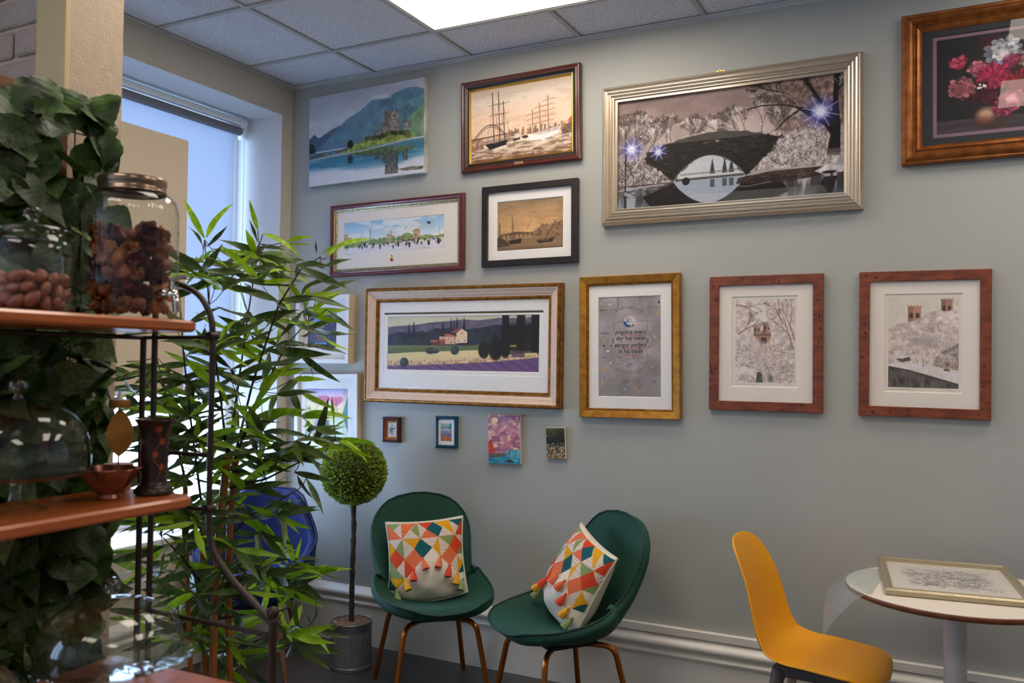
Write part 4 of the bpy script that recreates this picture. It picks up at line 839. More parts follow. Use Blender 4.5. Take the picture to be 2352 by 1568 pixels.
# silver winter bridge
t, w, h = picture('framed_picture', 'very large stepped silver frame with a dark stone bridge over a wintry river', [(1379.5,202),(1980.8,114.4),(1982.3,478),(1381.5,517.7)], .045)
Ms = mat('brushed_champagne_silver', (212, 200, 184), .30, .9, bump=.03, bscale=120, stretch=(1, 1, 20))
rect_loops([(0, 0), (0, .030), (.010, .044), (.013, .045), (.018, .038), (.026, .043), (.029, .0435), (.033, .035), (.041, .040), (.044, .0405), (.048, .032), (.056, .036), (.059, .036), (.063, .027), (.072, .029), (.074, .029), (.076, .014)], w, h, Ms, 'frame', t)
grid_print('print', art_bridge(), -w/2+.075, w/2-.075, -h/2+.075, h/2-.075, -.013, attr_mat('lacquered_print', .5, .25), t); backing(t, w, h); glazing(t, w-.15, h-.15, -.018, 1.18)
hk = MB(); hk.tube([(-.012, 0, 0), (-.010, 0, .008), (0, 0, .011), (.010, 0, .008), (.012, 0, 0)], .0025, 6); hk.cbox(-.018, .018, .001, .004, -.004, .012, .001); o = hk.build('hanger', Mgold, t); o.location = (-.02, -.012, h/2)
M_gem = mat('crystal', (236, 236, 240), .05, 0, spec=1.0)
for x, z in ((.065,.45),(.195,.5),(.905,.30),(.62,.28),(.66,.35),(.67,.40),(.11,.34)):
    g = MB(); g.lathe([(.0001, .0035), (.002, .003), (.0036, .001), (.0036, 0)], 8, M=Matrix.Rotation(math.pi/2, 4, 'X')); o = g.build('crystal', M_gem, t); o.location = (-w/2+.075+(w-.15)*x, -.0135, h/2-.075-(h-.15)*z)
# copper-gold flower picture
A = [on(2070, 34.4, 1, -.05), on(2063.8, 378.8, 1, -.05)]
t = thing('framed_picture', 'copper gold framed picture of dark red and pink flowers in a vase', 'picture', (A[0].x+.36, -.0015, (A[0].z+A[1].z)/2)); w, h = .72, (A[0]-A[1]).length
Mc = mat('copper_gold_leaf', (156, 94, 40), .38, .55, bump=.1, bscale=60, sub=(120, 66, 26), vscale=26)
rect_loops([(0, 0), (0, .030), (.006, .036), (.012, .035), (.016, .040), (.024, .048), (.032, .050), (.040, .044), (.046, .034), (.050, .030)], w, h, Mc, 'frame', t)
rect_loops([(.054, .030), (.058, .032), (.066, .028), (.074, .020), (.076, .012)], w, h, Mc, 'inner_moulding', t)
rect_loops([(.050, .030), (.0505, .028), (.0535, .028), (.054, .030)], w, h, mat('bead_groove', (70, 36, 16), .5, .4), 'bead_groove', t)
bd = MB(); 
for k in range(56):
    x = -w/2+.052+(w-.104)*k/55; z = -h/2+.052+(h-.104)*k/55
    for p in ((x, h/2-.052), (x, -h/2+.052), (-w/2+.052, z), (w/2-.052, z)): bd.sphere((p[0], -.029, p[1]), .0028, 5, 4)
o = bd.build('beading', Mc, t); o['kind'] = 'stuff'
M_nb = mat('charcoal_mount', (38, 38, 42), .7); px0, px1, pz0, pz1 = -w/2+.124, w/2-.124, -h/2+.112, h/2-.112
mount(w-.14, h-.14, px0-.014, px1+.014, pz0-.014, pz1+.014, -.018, M_nb, t); mount(px1-px0+.028, pz1-pz0+.028, px0, px1, pz0, pz1, -.0145, mat('mauve_slip', (126, 96, 116), .5), t)
grid_print('print', art_flowers(), px0+.002, px1-.002, pz0+.002, pz1-.002, -.010, M_print, t); backing(t, w, h); glazing(t, w-.15, h-.15, -.021)
# farmhouse landscape in a pink-cream and gold frame
t, w, h = picture('framed_picture', 'wide cream and gold framed farmhouse landscape with purple lavender field', [(836.7,662),(1288,648),(1284,941),(834,922)], .05)
Ma = mat('antique_gold', (168, 116, 48), .38, .7, bump=.15, bscale=70, sub=(118, 76, 30), vscale=40); Mp = mat('limed_pink_cream', (216, 190, 172), .5, var=.05, vscale=30)
rect_loops([(0, 0), (0, .030), (.004, .034), (.004, .044), (.008, .050), (.015, .050), (.019, .045)], w, h, Ma, 'frame', t)
rect_loops([(.019, .045), (.026, .043), (.032, .036), (.034, .037), (.040, .033), (.043, .034), (.052, .026), (.058, .025)], w, h, Mp, 'cream_moulding', t)
rect_loops([(.058, .025), (.062, .028), (.066, .027), (.069, .020), (.073, .021), (.077, .012)], w, h, Ma, 'inner_slip', t)
px0, px1, pz0, pz1 = -w/2+.125, w/2-.125, -h/2+.172, h/2-.148
mount(w-.14, h-.14, px0-.022, px1+.022, pz0-.02, pz1+.02, -.014, M_mountw, t); mount(px1-px0+.044, pz1-pz0+.04, px0, px1, pz0, pz1, -.0115, M_mountw, t)
grid_print('print', art_landscape(), px0+.002, px1-.002, pz0+.002, pz1-.002, -.008, M_print, t); backing(t, w, h); glazing(t, w-.148, h-.148, -.017)
# calligraphy
t, w, h = picture('framed_picture', 'broad gold framed grey calligraphy sheet with lines of verse', [(1330,637),(1561,625),(1562.4,963.7),(1330,957.7)], .034)
Mg2 = mat('mottled_gold', (188, 134, 48), .4, .55, bump=.1, bscale=60, sub=(158, 106, 36), vscale=30)
rect_loops([(0, 0), (0, .030), (.003, .034), (.034, .026), (.035, .022)], w, h, Mg2, 'frame', t); rect_loops([(.035, .022), (.038, .024), (.042, .023), (.044, .012)], w, h, Ma, 'inner_slip', t)
px0, px1, pz0, pz1 = -w/2+.088, w/2-.092, -h/2+.096, h/2-.096
mount(w-.08, h-.08, px0, px1, pz0, pz1, -.014, M_mountw, t)
pr_ = grid_print('print', art_calligraphy(), px0+.002, px1-.002, pz0+.002, pz1-.002, -.010, M_print, t); backing(t, w, h)
def lettering(s, size, x, z, y, m, parent, shear=.12):
    cu = bpy.data.curves.new('lettering', 'FONT'); cu.body = s; cu.size = size; cu.align_x = 'CENTER'; cu.shear = shear; cu.extrude = 0; cu.resolution_u = 3; cu.offset = size*.008
    tmp = bpy.data.objects.new('tmp', cu); COL.objects.link(tmp); dg = bpy.context.evaluated_depsgraph_get(); me = bpy.data.meshes.new_from_object(tmp.evaluated_get(dg)); bpy.data.objects.remove(tmp)
    me.materials.clear(); me.materials.append(m); o = link_mesh('lettering', me, parent); o.location = (x, y, z); o.rotation_euler = (math.pi/2, 0, 0); return o
pw, ph = px1-px0, pz1-pz0; Mi = mat('black_ink', (40, 36, 42), .6); Mri = mat('faded_red_ink', (176, 108, 108), .6)
for s_, v_, sz, mm in (('practice every', .372, .026, Mi), ('i get wisdom', .400, .014, Mri), ('day has made', .434, .026, Mi), ('day and night', .464, .014, Mri), ('pangur perfect', .500, .026, Mi), ('turning darkness', .527, .014, Mri), ('in his trade', .563, .026, Mi), ('into light', .594, .014, Mri)):
    lettering(s_ if mm is Mi else s_.upper(), sz, px0+.52*pw, pz1-v_*ph, -.0106, mm, t)
glazing(t, w-.084, h-.084, -.017)
# two burr walnut framed snow scenes
Mb = mat('burr_walnut', (134, 66, 36), .42, bump=.05, bscale=40, sub=(98, 43, 23), vscale=16, stretch=(1, 1, 3), coat=.1); Mknot = mat('burr_knot', (70, 30, 18), .4)
for lab, cs, fn, ins, sd in (('burr wood framed snowy woodland print with two distant church towers between trees', [(1629,636),(1890,627.4),(1889.6,949),(1629,940)], art_snow1, (.098, .088, .088, .112), 3),
                        ('burr wood framed snowy riverbank print with two towers on the hilltop', [(1974.4,624.7),(2279.5,617),(2276,966),(1971,953)], art_snow2, (.098, .088, .088, .112), 8)):
    t, w, h = picture('framed_picture', lab, cs, .026)
    rect_loops([(0, 0), (0, .024), (.002, .026), (.038, .026), (.040, .024), (.040, .010)], w, h, Mb, 'frame', t)
    rng = random.Random(sd)
    for k in range(22):
        side = k % 4; u_ = rng.uniform(-.46, .46); v_ = rng.uniform(.008, .032); sz = rng.uniform(.003, .009)
        x, z = (u_*w, h/2-v_) if side == 0 else (u_*w, -h/2+v_) if side == 1 else (-w/2+v_, u_*h) if side == 2 else (w/2-v_, u_*h)
        g = MB(); g.lathe([(.0001, .0003), (sz*.6, .0002), (sz, 0)], 10, M=Matrix.Rotation(rng.uniform(0, 3), 4, 'Y') @ Matrix.Rotation(math.pi/2, 4, 'X') @ Matrix.Diagonal((1.3, .6, 1, 1))); o = g.build('knot', Mknot, t); o.location = (x, -.0261, z)
    if fn is art_snow1: px0, px1, pz0, pz1 = -w/2+.111, w/2-.114, -h/2+.122, h/2-.102
    else: px0, px1, pz0, pz1 = -w/2+.110, w/2-.112, -h/2+.118, h/2-.104
    m1 = mount(w-.076, h-.076, px0-.016, px1+.014, pz0-.020, pz1+.014, -.013, M_mount, t, .004)
    MB().box(px0-.02, px1+.018, -.009, -.0085, pz0-.024, pz1+.018).build('sheet', mat('print_paper', (228, 220, 208), .8), t)
    grid_print('print', fn(), px0, px1, pz0, pz1, -.0094, M_print, t)
    for xx, ww in ((px0+.05, .09), (px1-.025, .03)): MB().tube([(xx-ww/2+ww*k/9, -.0092, pz0-.008+.0016*math.sin(k*2.3)) for k in range(10)], .0006, 4).build('pencil_signature', mat('pencil', (130, 122, 118), .7), t)
    backing(t, w, h); glazing(t, w-.078, h-.078, -.016)
# white box frames by the corner
Mw = mat('white_painted_wood', (226, 226, 226), .45); Mside = mat('raw_pale_wood_side', (214, 192, 160), .6)
for lab, cs, dp, fn, ph_, pic in (('deep white box frame with a dark blue city street picture behind the bamboo leaves', [(679,678),(801,676.5),(801,833.6),(679,834)], .055, art_city, .03, (706.8,716,773,799)),
                         ('white box frame with two pink heart balloons above the round topiary', [(678,859),(822,859),(819,1040),(674,1036)], .036, art_hearts, .03, (702,890,799,1012))):
    t, w, h = picture('framed_picture', lab, cs, dp)
    rect_loops([(0, 0), (0, dp)], w, h, Mside, 'frame_side', t); rect_loops([(0, dp), (.0005, dp+.0005), (.022, dp+.0005), (.022, .012)], w, h, Mw, 'frame', t)
    a_ = on(pic[0], pic[1], 1, -.012); c_ = on(pic[2], pic[3], 1, -.012); lx0, lx1, lz1, lz0 = a_.x-t.location.x, c_.x-t.location.x, a_.z-t.location.z, c_.z-t.location.z
    mount(w-.04, h-.04, lx0, lx1, lz0, lz1, -.014, M_mountw, t); grid_print('print', fn(), lx0, lx1, lz0, lz1, -.0105, M_print, t); backing(t, w, h); glazing(t, w-.046, h-.046, -.020)
# small pictures in the low row
t, w, h = picture('framed_picture', 'tiny brown framed posy of blue flowers beside the topiary', [(875.7,957),(914.8,958.5),(917,1016.7),(877,1015)], .028)
rect_loops([(0, 0), (0, .020), (.004, .026), (.010, .028), (.014, .024)], w, h, mat('dark_walnut', (66, 34, 28), .35), 'frame', t); rect_loops([(.014, .024), (.016, .020), (.022, .018), (.024, .014)], w, h, mat('reddish_hollow', (132, 66, 46), .4), 'inner_moulding', t); rect_loops([(.024, .014), (.026, .015), (.030, .010)], w, h, Mgold, 'gold_slip', t)
grid_print('print', art_posy(), -w/2+.029, w/2-.029, -h/2+.029, h/2-.029, -.010, M_print, t); backing(t, w, h)
t, w, h = picture('framed_picture', 'small teal blue framed coastal picture in a white mount', [(997.7,955.5),(1047.3,956),(1048.3,1030),(998.4,1028.4)], .022)
rect_loops([(0, 0), (0, .014), (.006, .020), (.010, .022), (.014, .018), (.017, .010)], w, h, mat('teal_blue_paint', (22, 84, 116), .35, sub=(16, 60, 84), vscale=30), 'frame', t)
mount(w-.032, h-.032, -w/2+.029, w/2-.033, -h/2+.034, h/2-.036, -.010, M_mountw, t, .001); grid_print('print', art_coast(), -w/2+.029, w/2-.033, -h/2+.034, h/2-.036, -.0086, M_print, t); backing(t, w, h)
canvas('canvas_picture', 'small unframed canvas of a pink sky over a blue waterfall', [(1121,952),(1196,952),(1196,1067),(1121.7,1064)], .020, art_pink(), mat('canvas_side', (206, 190, 170), .7))
canvas('canvas_picture', 'tiny unframed canvas of white daisies against a dark hedge', [(1253.5,982),(1297.5,981),(1300,1054),(1255.6,1054)], .018, art_daisies(), mat('canvas_side_pale', (214, 206, 190), .7))

# ------------------------------------------------------------------ shells for the chairs
def shell_points(K, C, Wd, L, nv=40, nu=17, zs=None):
    """rows from seat front to back top; each row runs across; edges lift towards the sitter"""
    rows = []
    for i in range(nv):
        v = .5-.5*math.cos(math.pi*i/(nv-1))
        v = .35*v+.65*i/(nv-1)
        c = catmull(K, C, v); c2 = catmull(K, C, min(1, v+.01)); c1 = catmull(K, C, max(0, v-.01)); t_ = c2-c1; t_ = t_/np.linalg.norm(t_); nrm = np.array([-t_[1], t_[0]])
        w = interp([k for k, _ in Wd], [x for _, x in Wd], v); l = interp([k for k, _ in L], [x for _, x in L], v); r = []
        for j in range(nu):
            u_ = math.sin(math.pi/2*(2*j/(nu-1)-1)); d = l*abs(u_)**2.3
            r.append((u_*w, c[0]+nrm[0]*d, c[1]+nrm[1]*d))
        rows.append(r)
    return rows
def grid_mesh(rows):
    nv, nu = len(rows), len(rows[0]); mb = MB(); mb.add([p for r in rows for p in r], [(i*nu+j, i*nu+j+1, (i+1)*nu+j+1, (i+1)*nu+j) for i in range(nv-1) for j in range(nu-1)]); return mb
def shell_obj(name, rows, m, parent, thick, sub=1, edge=None):
    """closed shell: thin at the rim, full in the middle"""
    edge = thick if edge is None else edge; R_ = np.array(rows); nv, nu = R_.shape[:2]
    du = np.gradient(R_, axis=1); dv = np.gradient(R_, axis=0); nrm = np.cross(du, dv); nrm /= np.linalg.norm(nrm, axis=2, keepdims=True)+1e-9
    u_ = np.linspace(-1, 1, nu)[None, :]; v_ = np.linspace(0, 1, nv)[:, None]
    th = edge+(thick-edge)*(1-np.abs(u_)**3)*np.clip(np.minimum(v_/.10, (1-v_)/.08), 0, 1)**.6
    O_ = R_-nrm*th[..., None]; mb = MB(); n = nv*nu
    f = [(i*nu+j, i*nu+j+1, (i+1)*nu+j+1, (i+1)*nu+j) for i in range(nv-1) for j in range(nu-1)]; f += [tuple(n+k for k in q[::-1]) for q in f]
    loop = [j for j in range(nu)]+[i*nu+nu-1 for i in range(1, nv)]+[(nv-1)*nu+j for j in range(nu-2, -1, -1)]+[i*nu for i in range(nv-2, 0, -1)]
    f += [(loop[k], n+loop[k], n+loop[(k+1) % len(loop)], loop[(k+1) % len(loop)]) for k in range(len(loop))]
    mb.add([tuple(p) for p in R_.reshape(-1, 3)]+[tuple(p) for p in O_.reshape(-1, 3)], f); o = mb.build(name, m, parent, True, 50)
    if sub: b_ = o.modifiers.new('soft', 'SUBSURF'); b_.levels = sub; b_.render_levels = sub
    return o
def rim(rows): return [r[-1] for r in rows]+[r[0] for r in rows[::-1]]
def copy_tree(o, parent=None):
    c = o.copy(); COL.objects.link(c); c.parent = parent
    for ch_ in list(o.children): copy_tree(ch_, c)
    return c

# green velvet shell chairs
M_green = mat('green_velvet', (8, 64, 50), .75, sheen=.22, bump=.08, bscale=14, var=.18, vscale=5); M_pipe = mat('green_piping', (8, 52, 42), .7, sheen=.3)
M_brass = mat('bronze_gold_tube', (164, 94, 34), .3, .85)
KG = [0, .08, .2, .35, .47, .56, .66, .8, .92, 1]
CG = [(-.285,.425),(-.25,.442),(-.16,.430),(-.02,.408),(.09,.405),(.155,.432),(.20,.505),(.24,.64),(.265,.78),(.28,.872)]
WG = [(0,.03),(.01,.06),(.02,.082),(.04,.115),(.08,.16),(.14,.207),(.2,.236),(.27,.252),(.35,.256),(.47,.24),(.56,.214),(.62,.206),(.7,.217),(.8,.230),(.86,.230),(.9,.216),(.92,.204),(.94,.184),(.96,.156),(.975,.125),(.99,.08),(1,.03)]
LG = [(0,0),(.1,.012),(.2,.036),(.35,.086),(.47,.125),(.56,.130),(.62,.106),(.7,.075),(.8,.05),(.9,.025),(1,0)]
def green_chair(label, loc, rz):
    t = thing('velvet_chair', label, 'chair', loc, (0, 0, rz), 'green velvet chairs'); t.scale = (1.04, 1.04, .985)
    rows = shell_points(KG, CG, WG, LG); shell_obj('seat_shell', rows, M_green, t, .055, 1, .020)
    MB().tube([(p[0], p[1], p[2]) for p in rim(rows)], .0045, 8, closed=True).build('piping', M_pipe, t, True)
    MB().cbox(-.11, .11, -.12, .10, .348, .366, .004).build('under_plate', mat('black_plate', (24, 24, 26), .6), t)
    for sx in (-1, 1):
        for sy in (-1, 1):
            MB().tube(fillet([(sx*.07, sy*.07-.01, .348), (sx*.155, sy*.155-.01, .35), (sx*.21, sy*.21, .0)], .05, 6), .0115, 10).build('leg', M_brass, t, True)
    return t
CH1 = green_chair('green velvet shell chair beside the round topiary tree', (1.225, -.392, 0), math.radians(46))
CH2 = green_chair('green velvet shell chair facing left, nearer the yellow chair', (1.905, -.445, 0), math.radians(-36))

# patterned cushions with tassels
PAL = {'c': (222, 112, 74), 'r': (212, 72, 40), 't': (30, 88, 96), 'g': (132, 150, 96), 'y': (222, 160, 30), 'w': (226, 216, 202)}
ND = {}
for row, v_, us in (('A', .03, (0, .2, .41, .61, .81, 1)), ('B', .14, (.1, .33, .53, .74, .95)), ('C', .255, (0, .22, .45, .68, .9, 1)), ('D', .38, (.12, .37, .6, .82, 1)), ('E', .505, (0, .24, .47, .70, .915, 1)), ('F', .625, (.125, .36, .58, .81, 1)), ('G', .745, (0, .24, .47, .7, .91, 1)), ('H', .87, (.13, .36, .58, .81, 1)), ('I', .9, (0, .1))):
    for k, u_ in enumerate(us): ND[row+str(k)] = (u_, v_)
PATCH = 'c A0 C1 C0;g A0 A1 B0;s B0 A1 C1;c A1 A2 C1;g A2 B1 C2;s B1 C2 C1;s A2 B2 C2;r A2 A3 B2;c B2 C3 C2;t A3 B3 C3 B2;y A3 A4 C4;s B3 C4 C3;s A4 B4 C4;t A4 A5 B4;r A5 B4 C4 C5;s C0 C1 D0;y C0 D0 E0;g C1 D0 E1;s C1 D1 E1;y C1 C2 D1;t C2 D2 E2 D1;s C2 C3 D2;y C3 D2 E3;s C3 D3 E3;g C3 C4 D3;r C4 D4 E4 D3;s C4 C5 D4;r D0 E1 F0 E0;c D1 E2 F1 E1;c D3 E4 F3 E3;g D4 E4 E5;s E1 F0 G1;r E1 F1 G1;g E0 F0 G1 G0;y G0 G1 H0;t G0 H0 I1 I0;s E4 G4 F3;y E4 F4 G4;t F4 G4 G5'
PATCH = [(q.split()[0], [ND[k] for k in q.split()[1:]]) for q in PATCH.split(';')]
def inside(u, v, pts):
    r = False
    for i in range(len(pts)):
        (xa, ya), (xb, yb) = pts[i], pts[i-1]
        if (ya > v) != (yb > v) and u < (xb-xa)*(v-ya)/(yb-ya)+xa: r = not r
    return r
def cushion_colour(u, v):
    for n_, (key, pts) in enumerate(PATCH):
        if inside(u, v, pts):
            if key == 's': return (176, 130, 116) if ((v if n_ % 2 else u+.3*v)*44) % 1 < .3 else PAL['w']
            return PAL[key]
    return PAL['w']
M_cush = attr_mat('woven_cotton', .85, .15, .35, 700); M_cushback = mat('cushion_back_cotton', (210, 202, 188), .9, bump=.2, bscale=300)
def cushion(label, M, sag, seed):
    S = .352; N = 150; t = thing('cushion', label, 'cushion', group='triangle patterned cushions'); t.matrix_world = M
    def surf(i, j, n, sgn):
        x, z = 2*i/n-1, 2*j/n-1; e = max(0, (1-abs(x)**2.6)*(1-abs(z)**2.6)); th = .075*e**.55
        pin = 1-.075*(1-abs(x)**2)*abs(z)**3-.0; pin2 = 1-.07*(1-abs(z)**2)*abs(x)**3
        wr = .006*math.sin(x*5+seed)*math.sin(z*4+seed*2)*(e**.3)+(.010*math.exp(-((z+.72)/.16)**2)*math.sin(x*7+seed))
        bul = 1+.25*math.exp(-((z+.45)/.5)**2)
        return (x*S/2*pin2, sgn*(th*bul)-(wr if sgn < 0 else 0), z*S/2*pin-sag*(1-z)*.02*(1-x*x))
    mb = MB(); cols = []; v = []
    for j in range(N+1):
        for i in range(N+1): v.append(surf(i, j, N, -1)); cols.append(cushion_colour(i/N, 1-j/N))
    mb.add(v, [(j*(N+1)+i, j*(N+1)+i+1, (j+1)*(N+1)+i+1, (j+1)*(N+1)+i) for j in range(N) for i in range(N)])
    o = mb.build('cover_front', M_cush, t, True, None); ca = o.data.color_attributes.new('print', 'FLOAT_COLOR', 'POINT')
    arr = np.ones((len(cols), 4)); arr[:, :3] = srgb2lin(np.array(cols)/255.0); ca.data.foreach_set('color', arr.ravel())
    n = 24; mb = MB(); mb.add([surf(i, j, n, 1) for j in range(n+1) for i in range(n+1)], [(j*(n+1)+i, (j+1)*(n+1)+i, (j+1)*(n+1)+i+1, j*(n+1)+i+1) for j in range(n) for i in range(n)]); mb.build('cover_back', M_cushback, t, True, None)
    edge = [surf(i, 0, n, -1) for i in range(n)]+[surf(n, j, n, -1) for j in range(n)]+[surf(n-i, n, n, -1) for i in range(n)]+[surf(0, n-j, n, -1) for j in range(n)]
    MB().tube(edge, .004, 6, closed=True).build('edge_seam', M_cushback, t, True)
    for u_, v_, c in ((.12,.89,'g'),(.24,.745,'y'),(.36,.625,'r'),(.47,.505,'c'),(.70,.505,'c'),(.81,.625,'r'),(.91,.745,'y'),(.97,.84,'g')):
        p = Vector(surf(u_*N, (1-v_)*N, N, -1)); mt_ = mat('tassel_'+c, PAL[c], .9)
        ts = MB(); ts.lathe([(.0005, .004), (.0045, 0), (.0055, -.006), (.004, -.012)], 10); ts.lathe([(.004, -.011), (.0075, -.018), (.0105, -.032), (.012, -.046), (.009, -.0465), (.0001, -.044)], 20, wob=lambda r, z, a, j: r*(1+.16*(((a*20/6.2832) % 2) < 1)))
        o = ts.build('tassel', mt_, t, True, 50); o.scale = (1.2, 1.2, 1.2); o.location = p+Vector((0, -.011, .002)); o.rotation_euler = (random.Random(u_).uniform(-.25, -.05), random.Random(u_+seed).uniform(-.3, .3), 0)
    return t
bpy.context.view_layer.update()
def cush_M(chair, loc, tilt, roll, yaw=0):
    return chair.matrix_world @ Matrix.Translation(loc) @ Matrix.Rotation(yaw, 4, 'Z') @ Matrix.Rotation(-tilt, 4, 'X') @ Matrix.Rotation(roll, 4, 'Y')
cushion('triangle patterned cushion with tassels on the chair beside the topiary', cush_M(CH1, (-.01, .075, .600), math.radians(20), math.radians(-5), math.radians(-18)), 1.0, 1.3)
cushion('triangle patterned cushion with tassels on the left facing green chair', cush_M(CH2, (.0, .075, .610), math.radians(24), math.radians(14), math.radians(-1)), 1.0, 2.1)

# yellow plastic shell chair
M_yel = mat('yellow_polypropylene', (236, 162, 6), .42, bump=.02, bscale=200); M_dgrey = mat('dark_grey_plastic', (86, 82, 80), .5); M_pale = mat('pale_ash_wood', (176, 150, 130), .5, var=.12, vscale=14, stretch=(6, 6, 1))
KY = [0, .06, .16, .3, .42, .52, .6, .7, .82, .93, 1]
CY = [(-.245,.415),(-.22,.445),(-.15,.462),(-.02,.450),(.09,.435),(.165,.455),(.205,.52),(.225,.62),(.245,.72),(.275,.81),(.30,.862)]
WY = [(0,.05),(.008,.09),(.02,.13),(.04,.165),(.07,.195),(.11,.212),(.2,.220),(.35,.220),(.45,.215),(.55,.205),(.65,.196),(.75,.186),(.85,.168),(.92,.147),(.945,.130),(.965,.107),(.985,.072),(1,.03)]
LY = [(0,-.01),(.1,-.012),(.2,-.004),(.32,.020),(.45,.045),(.55,.055),(.65,.05),(.8,.035),(.92,.018),(1,0)]
t = thing('plastic_chair', 'bright yellow plastic chair pulled up to the round white table', 'chair', (2.93, -.47, 0), (0, 0, math.radians(84)))
shell_obj('seat_shell', shell_points(KY, CY, WY, LY), M_yel, t, .007)
uf = MB(); uf.cbox(-.12, -.075, -.17, .12, .388, .428, .006); uf.cbox(.075, .12, -.17, .12, .388, .428, .006); uf.cbox(-.12, .12, -.19, -.14, .388, .422, .006); uf.cbox(-.12, .12, .09, .135, .385, .422, .006); uf.build('under_frame', M_dgrey, t)
for sx in (-1, 1):
    for sy, y in ((-1, -.165), (1, .112)):
        a_ = Vector((sx*.105, y, .405)); f_ = Vector((sx*.215, y+sy*.075, 0)); d = f_-a_
        MB().tube([a_, a_+d*.16, a_+d*.21], [.026, .022, .020], 12).build('socket', M_dgrey, t, True); MB().tube([a_+d*.20, a_+d*.6, f_], [.0175, .015, .011], 12).build('leg', M_pale, t, True)

# round white table
TC = at(2194, 1450, 2.92); TX, TY, TZ, TR = TC.x, TC.y, .760, .345
t = thing('round_table', 'round white pedestal table with brown edge', 'table', (TX, TY, 0))
MB().lathe([(.0001, TZ-.003), (TR-.004, TZ-.003), (TR-.003, TZ-.001), (TR-.006, TZ), (.0001, TZ)], 96).build('laminate_top', mat('white_laminate', (226, 216, 202), .35), t, True, 30)
MB().lathe([(.0001, TZ-.022), (TR-.012, TZ-.022), (TR-.004, TZ-.018), (TR, TZ-.010), (TR-.001, TZ-.004), (TR-.004, TZ-.003)], 96).build('edge_band', mat('brown_ply_edge', (122, 66, 38), .45, var=.2, vscale=20), t, True, 40)
MB().lathe([(.0355, .02), (.0355, TZ-.03)], 32).build('pole', mat('white_powder_coat', (206, 198, 192), .4), t, True, 40)
MB().lathe([(.0001, TZ-.03), (.10, TZ-.03), (.10, TZ-.022)], 32).build('top_plate', MATS['white_powder_coat'], t); MB().lathe([(.0001, 0), (.22, 0), (.22, .008), (.2, .014), (.05, .022), (.0355, .03)], 48).build('base', MATS['white_powder_coat'], t, True, 40)
# picture lying on the table, over a clear plastic sleeve
ZP = .7615
t = thing('framed_picture', 'pale gold framed pencil sketch lying flat on the round table', 'picture', (3.355, -.455, ZP+.0015), (0, 0, math.radians(7)))
w, h = .435, .52
def flat(o): o.rotation_euler = (-math.pi/2, 0, 0); return o
Mch = mat('champagne_gold', (186, 172, 142), .35, .7, bump=.1, bscale=90)
flat(rect_loops([(0, 0), (0, .014), (.004, .020), (.012, .022), (.018, .018), (.026, .016), (.027, .006)], w, h, Mch, 'frame', t))
flat(MB().box(-w/2+.003, w/2-.003, -.002, 0, -h/2+.003, h/2-.003).build('backing', MATS['backing_card'], t))
flat(grid_print('print', art_sketch(), -w/2+.024, w/2-.024, -h/2+.024, h/2-.024, -.007, M_print, t)); flat(MB().add([(-w/2+.024, -.011, -h/2+.024), (w/2-.024, -.011, -h/2+.024), (w/2-.024, -.011, h/2-.024), (-w/2+.024, -.011, h/2-.024)], [(0, 1, 2, 3)]).build('glass', glass('picture_glass_142', (1, 1, 1), 1.42), t))
sl = MB(); rows = []
for i in range(25):
    u_ = i/24; r = []
    for j in range(13):
        w_ = j/12; x = TX-.24-.20*u_+.02*w_; y = TY-.22+.40*w_-.05*u_
        d = max(0, math.hypot(x-TX, y-TY)-TR+.01); z = ZP+.0002+.003*abs(math.sin(6*u_+3*w_))*min(1, u_*3)-2.6*d*d-.35*d+.012*max(0, w_-.6)*(d > 0)
        x += .30*d
        r.append((x, y, max(z, .60)))
    rows.append(r)
gm = grid_mesh(rows); o = gm.build('plastic_sleeve', glass('clear_film', (.90, .94, .96), 1.6, .05, .10, (.6, .68, .72)), None, True, None); tag(o, 'clear plastic sleeve under the sketch, curling over the table edge', 'plastic sleeve')

# topiary
t = thing('topiary_tree', 'round clipped topiary ball on a thin stem in a grey metal pot', 'topiary', (.722, -.325, 0)); BZ, BR = .955, .158
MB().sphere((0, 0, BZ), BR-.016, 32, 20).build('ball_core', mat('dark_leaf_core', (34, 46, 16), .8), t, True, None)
rng = random.Random(5); lv = MB()
for k in range(4600):
    z = 1-2*(k+.5)/4600; a = k*2.399963; rr = math.sqrt(1-z*z); n_ = Vector((rr*math.cos(a), rr*math.sin(a), z)); jit = Vector((rng.gauss(0, .5), rng.gauss(0, .5), rng.gauss(0, .5)+.25)); d = (n_+jit*.75).normalized()
    base = Vector((0, 0, BZ))+n_*(BR-.014+rng.uniform(-.006, .008)); L = rng.uniform(.015, .024); s_ = d.cross(Vector((rng.gauss(0, 1), rng.gauss(0, 1), rng.gauss(0, 1)))).normalized()*L*.28; m_ = base+d*L*.55; up_ = d.cross(s_).normalized()*L*.10
    lv.add([base, m_+s_+up_, base+d*L, m_-s_+up_], [(0, 1, 2), (0, 2, 3)])
M_box = mat('boxwood_leaf', (178, 198, 82), .42, sub=(88, 116, 34), vscale=150, trans=.25); o = lv.build('foliage', M_box, t); o['kind'] = 'stuff'
sp = [(.004*math.sin(z*13), .003*math.cos(z*17), z) for z in np.linspace(.20, BZ-.1, 26)]
st = MB(); st.tube(sp, [.0125+.0018*math.sin(k*2.1) for k in range(26)], 10); st.sphere((.01, -.004, .46), .009, 8, 6); st.sphere((-.011, .003, .62), .008, 8, 6); st.build('stem', mat('bark', (58, 50, 46), .85, bump=.6, bscale=90, var=.25, vscale=50), t, True, 60)
M_zinc = mat('galvanised_zinc', (140, 145, 151), .40, .65, var=.08, vscale=12, bump=.04, bscale=60)
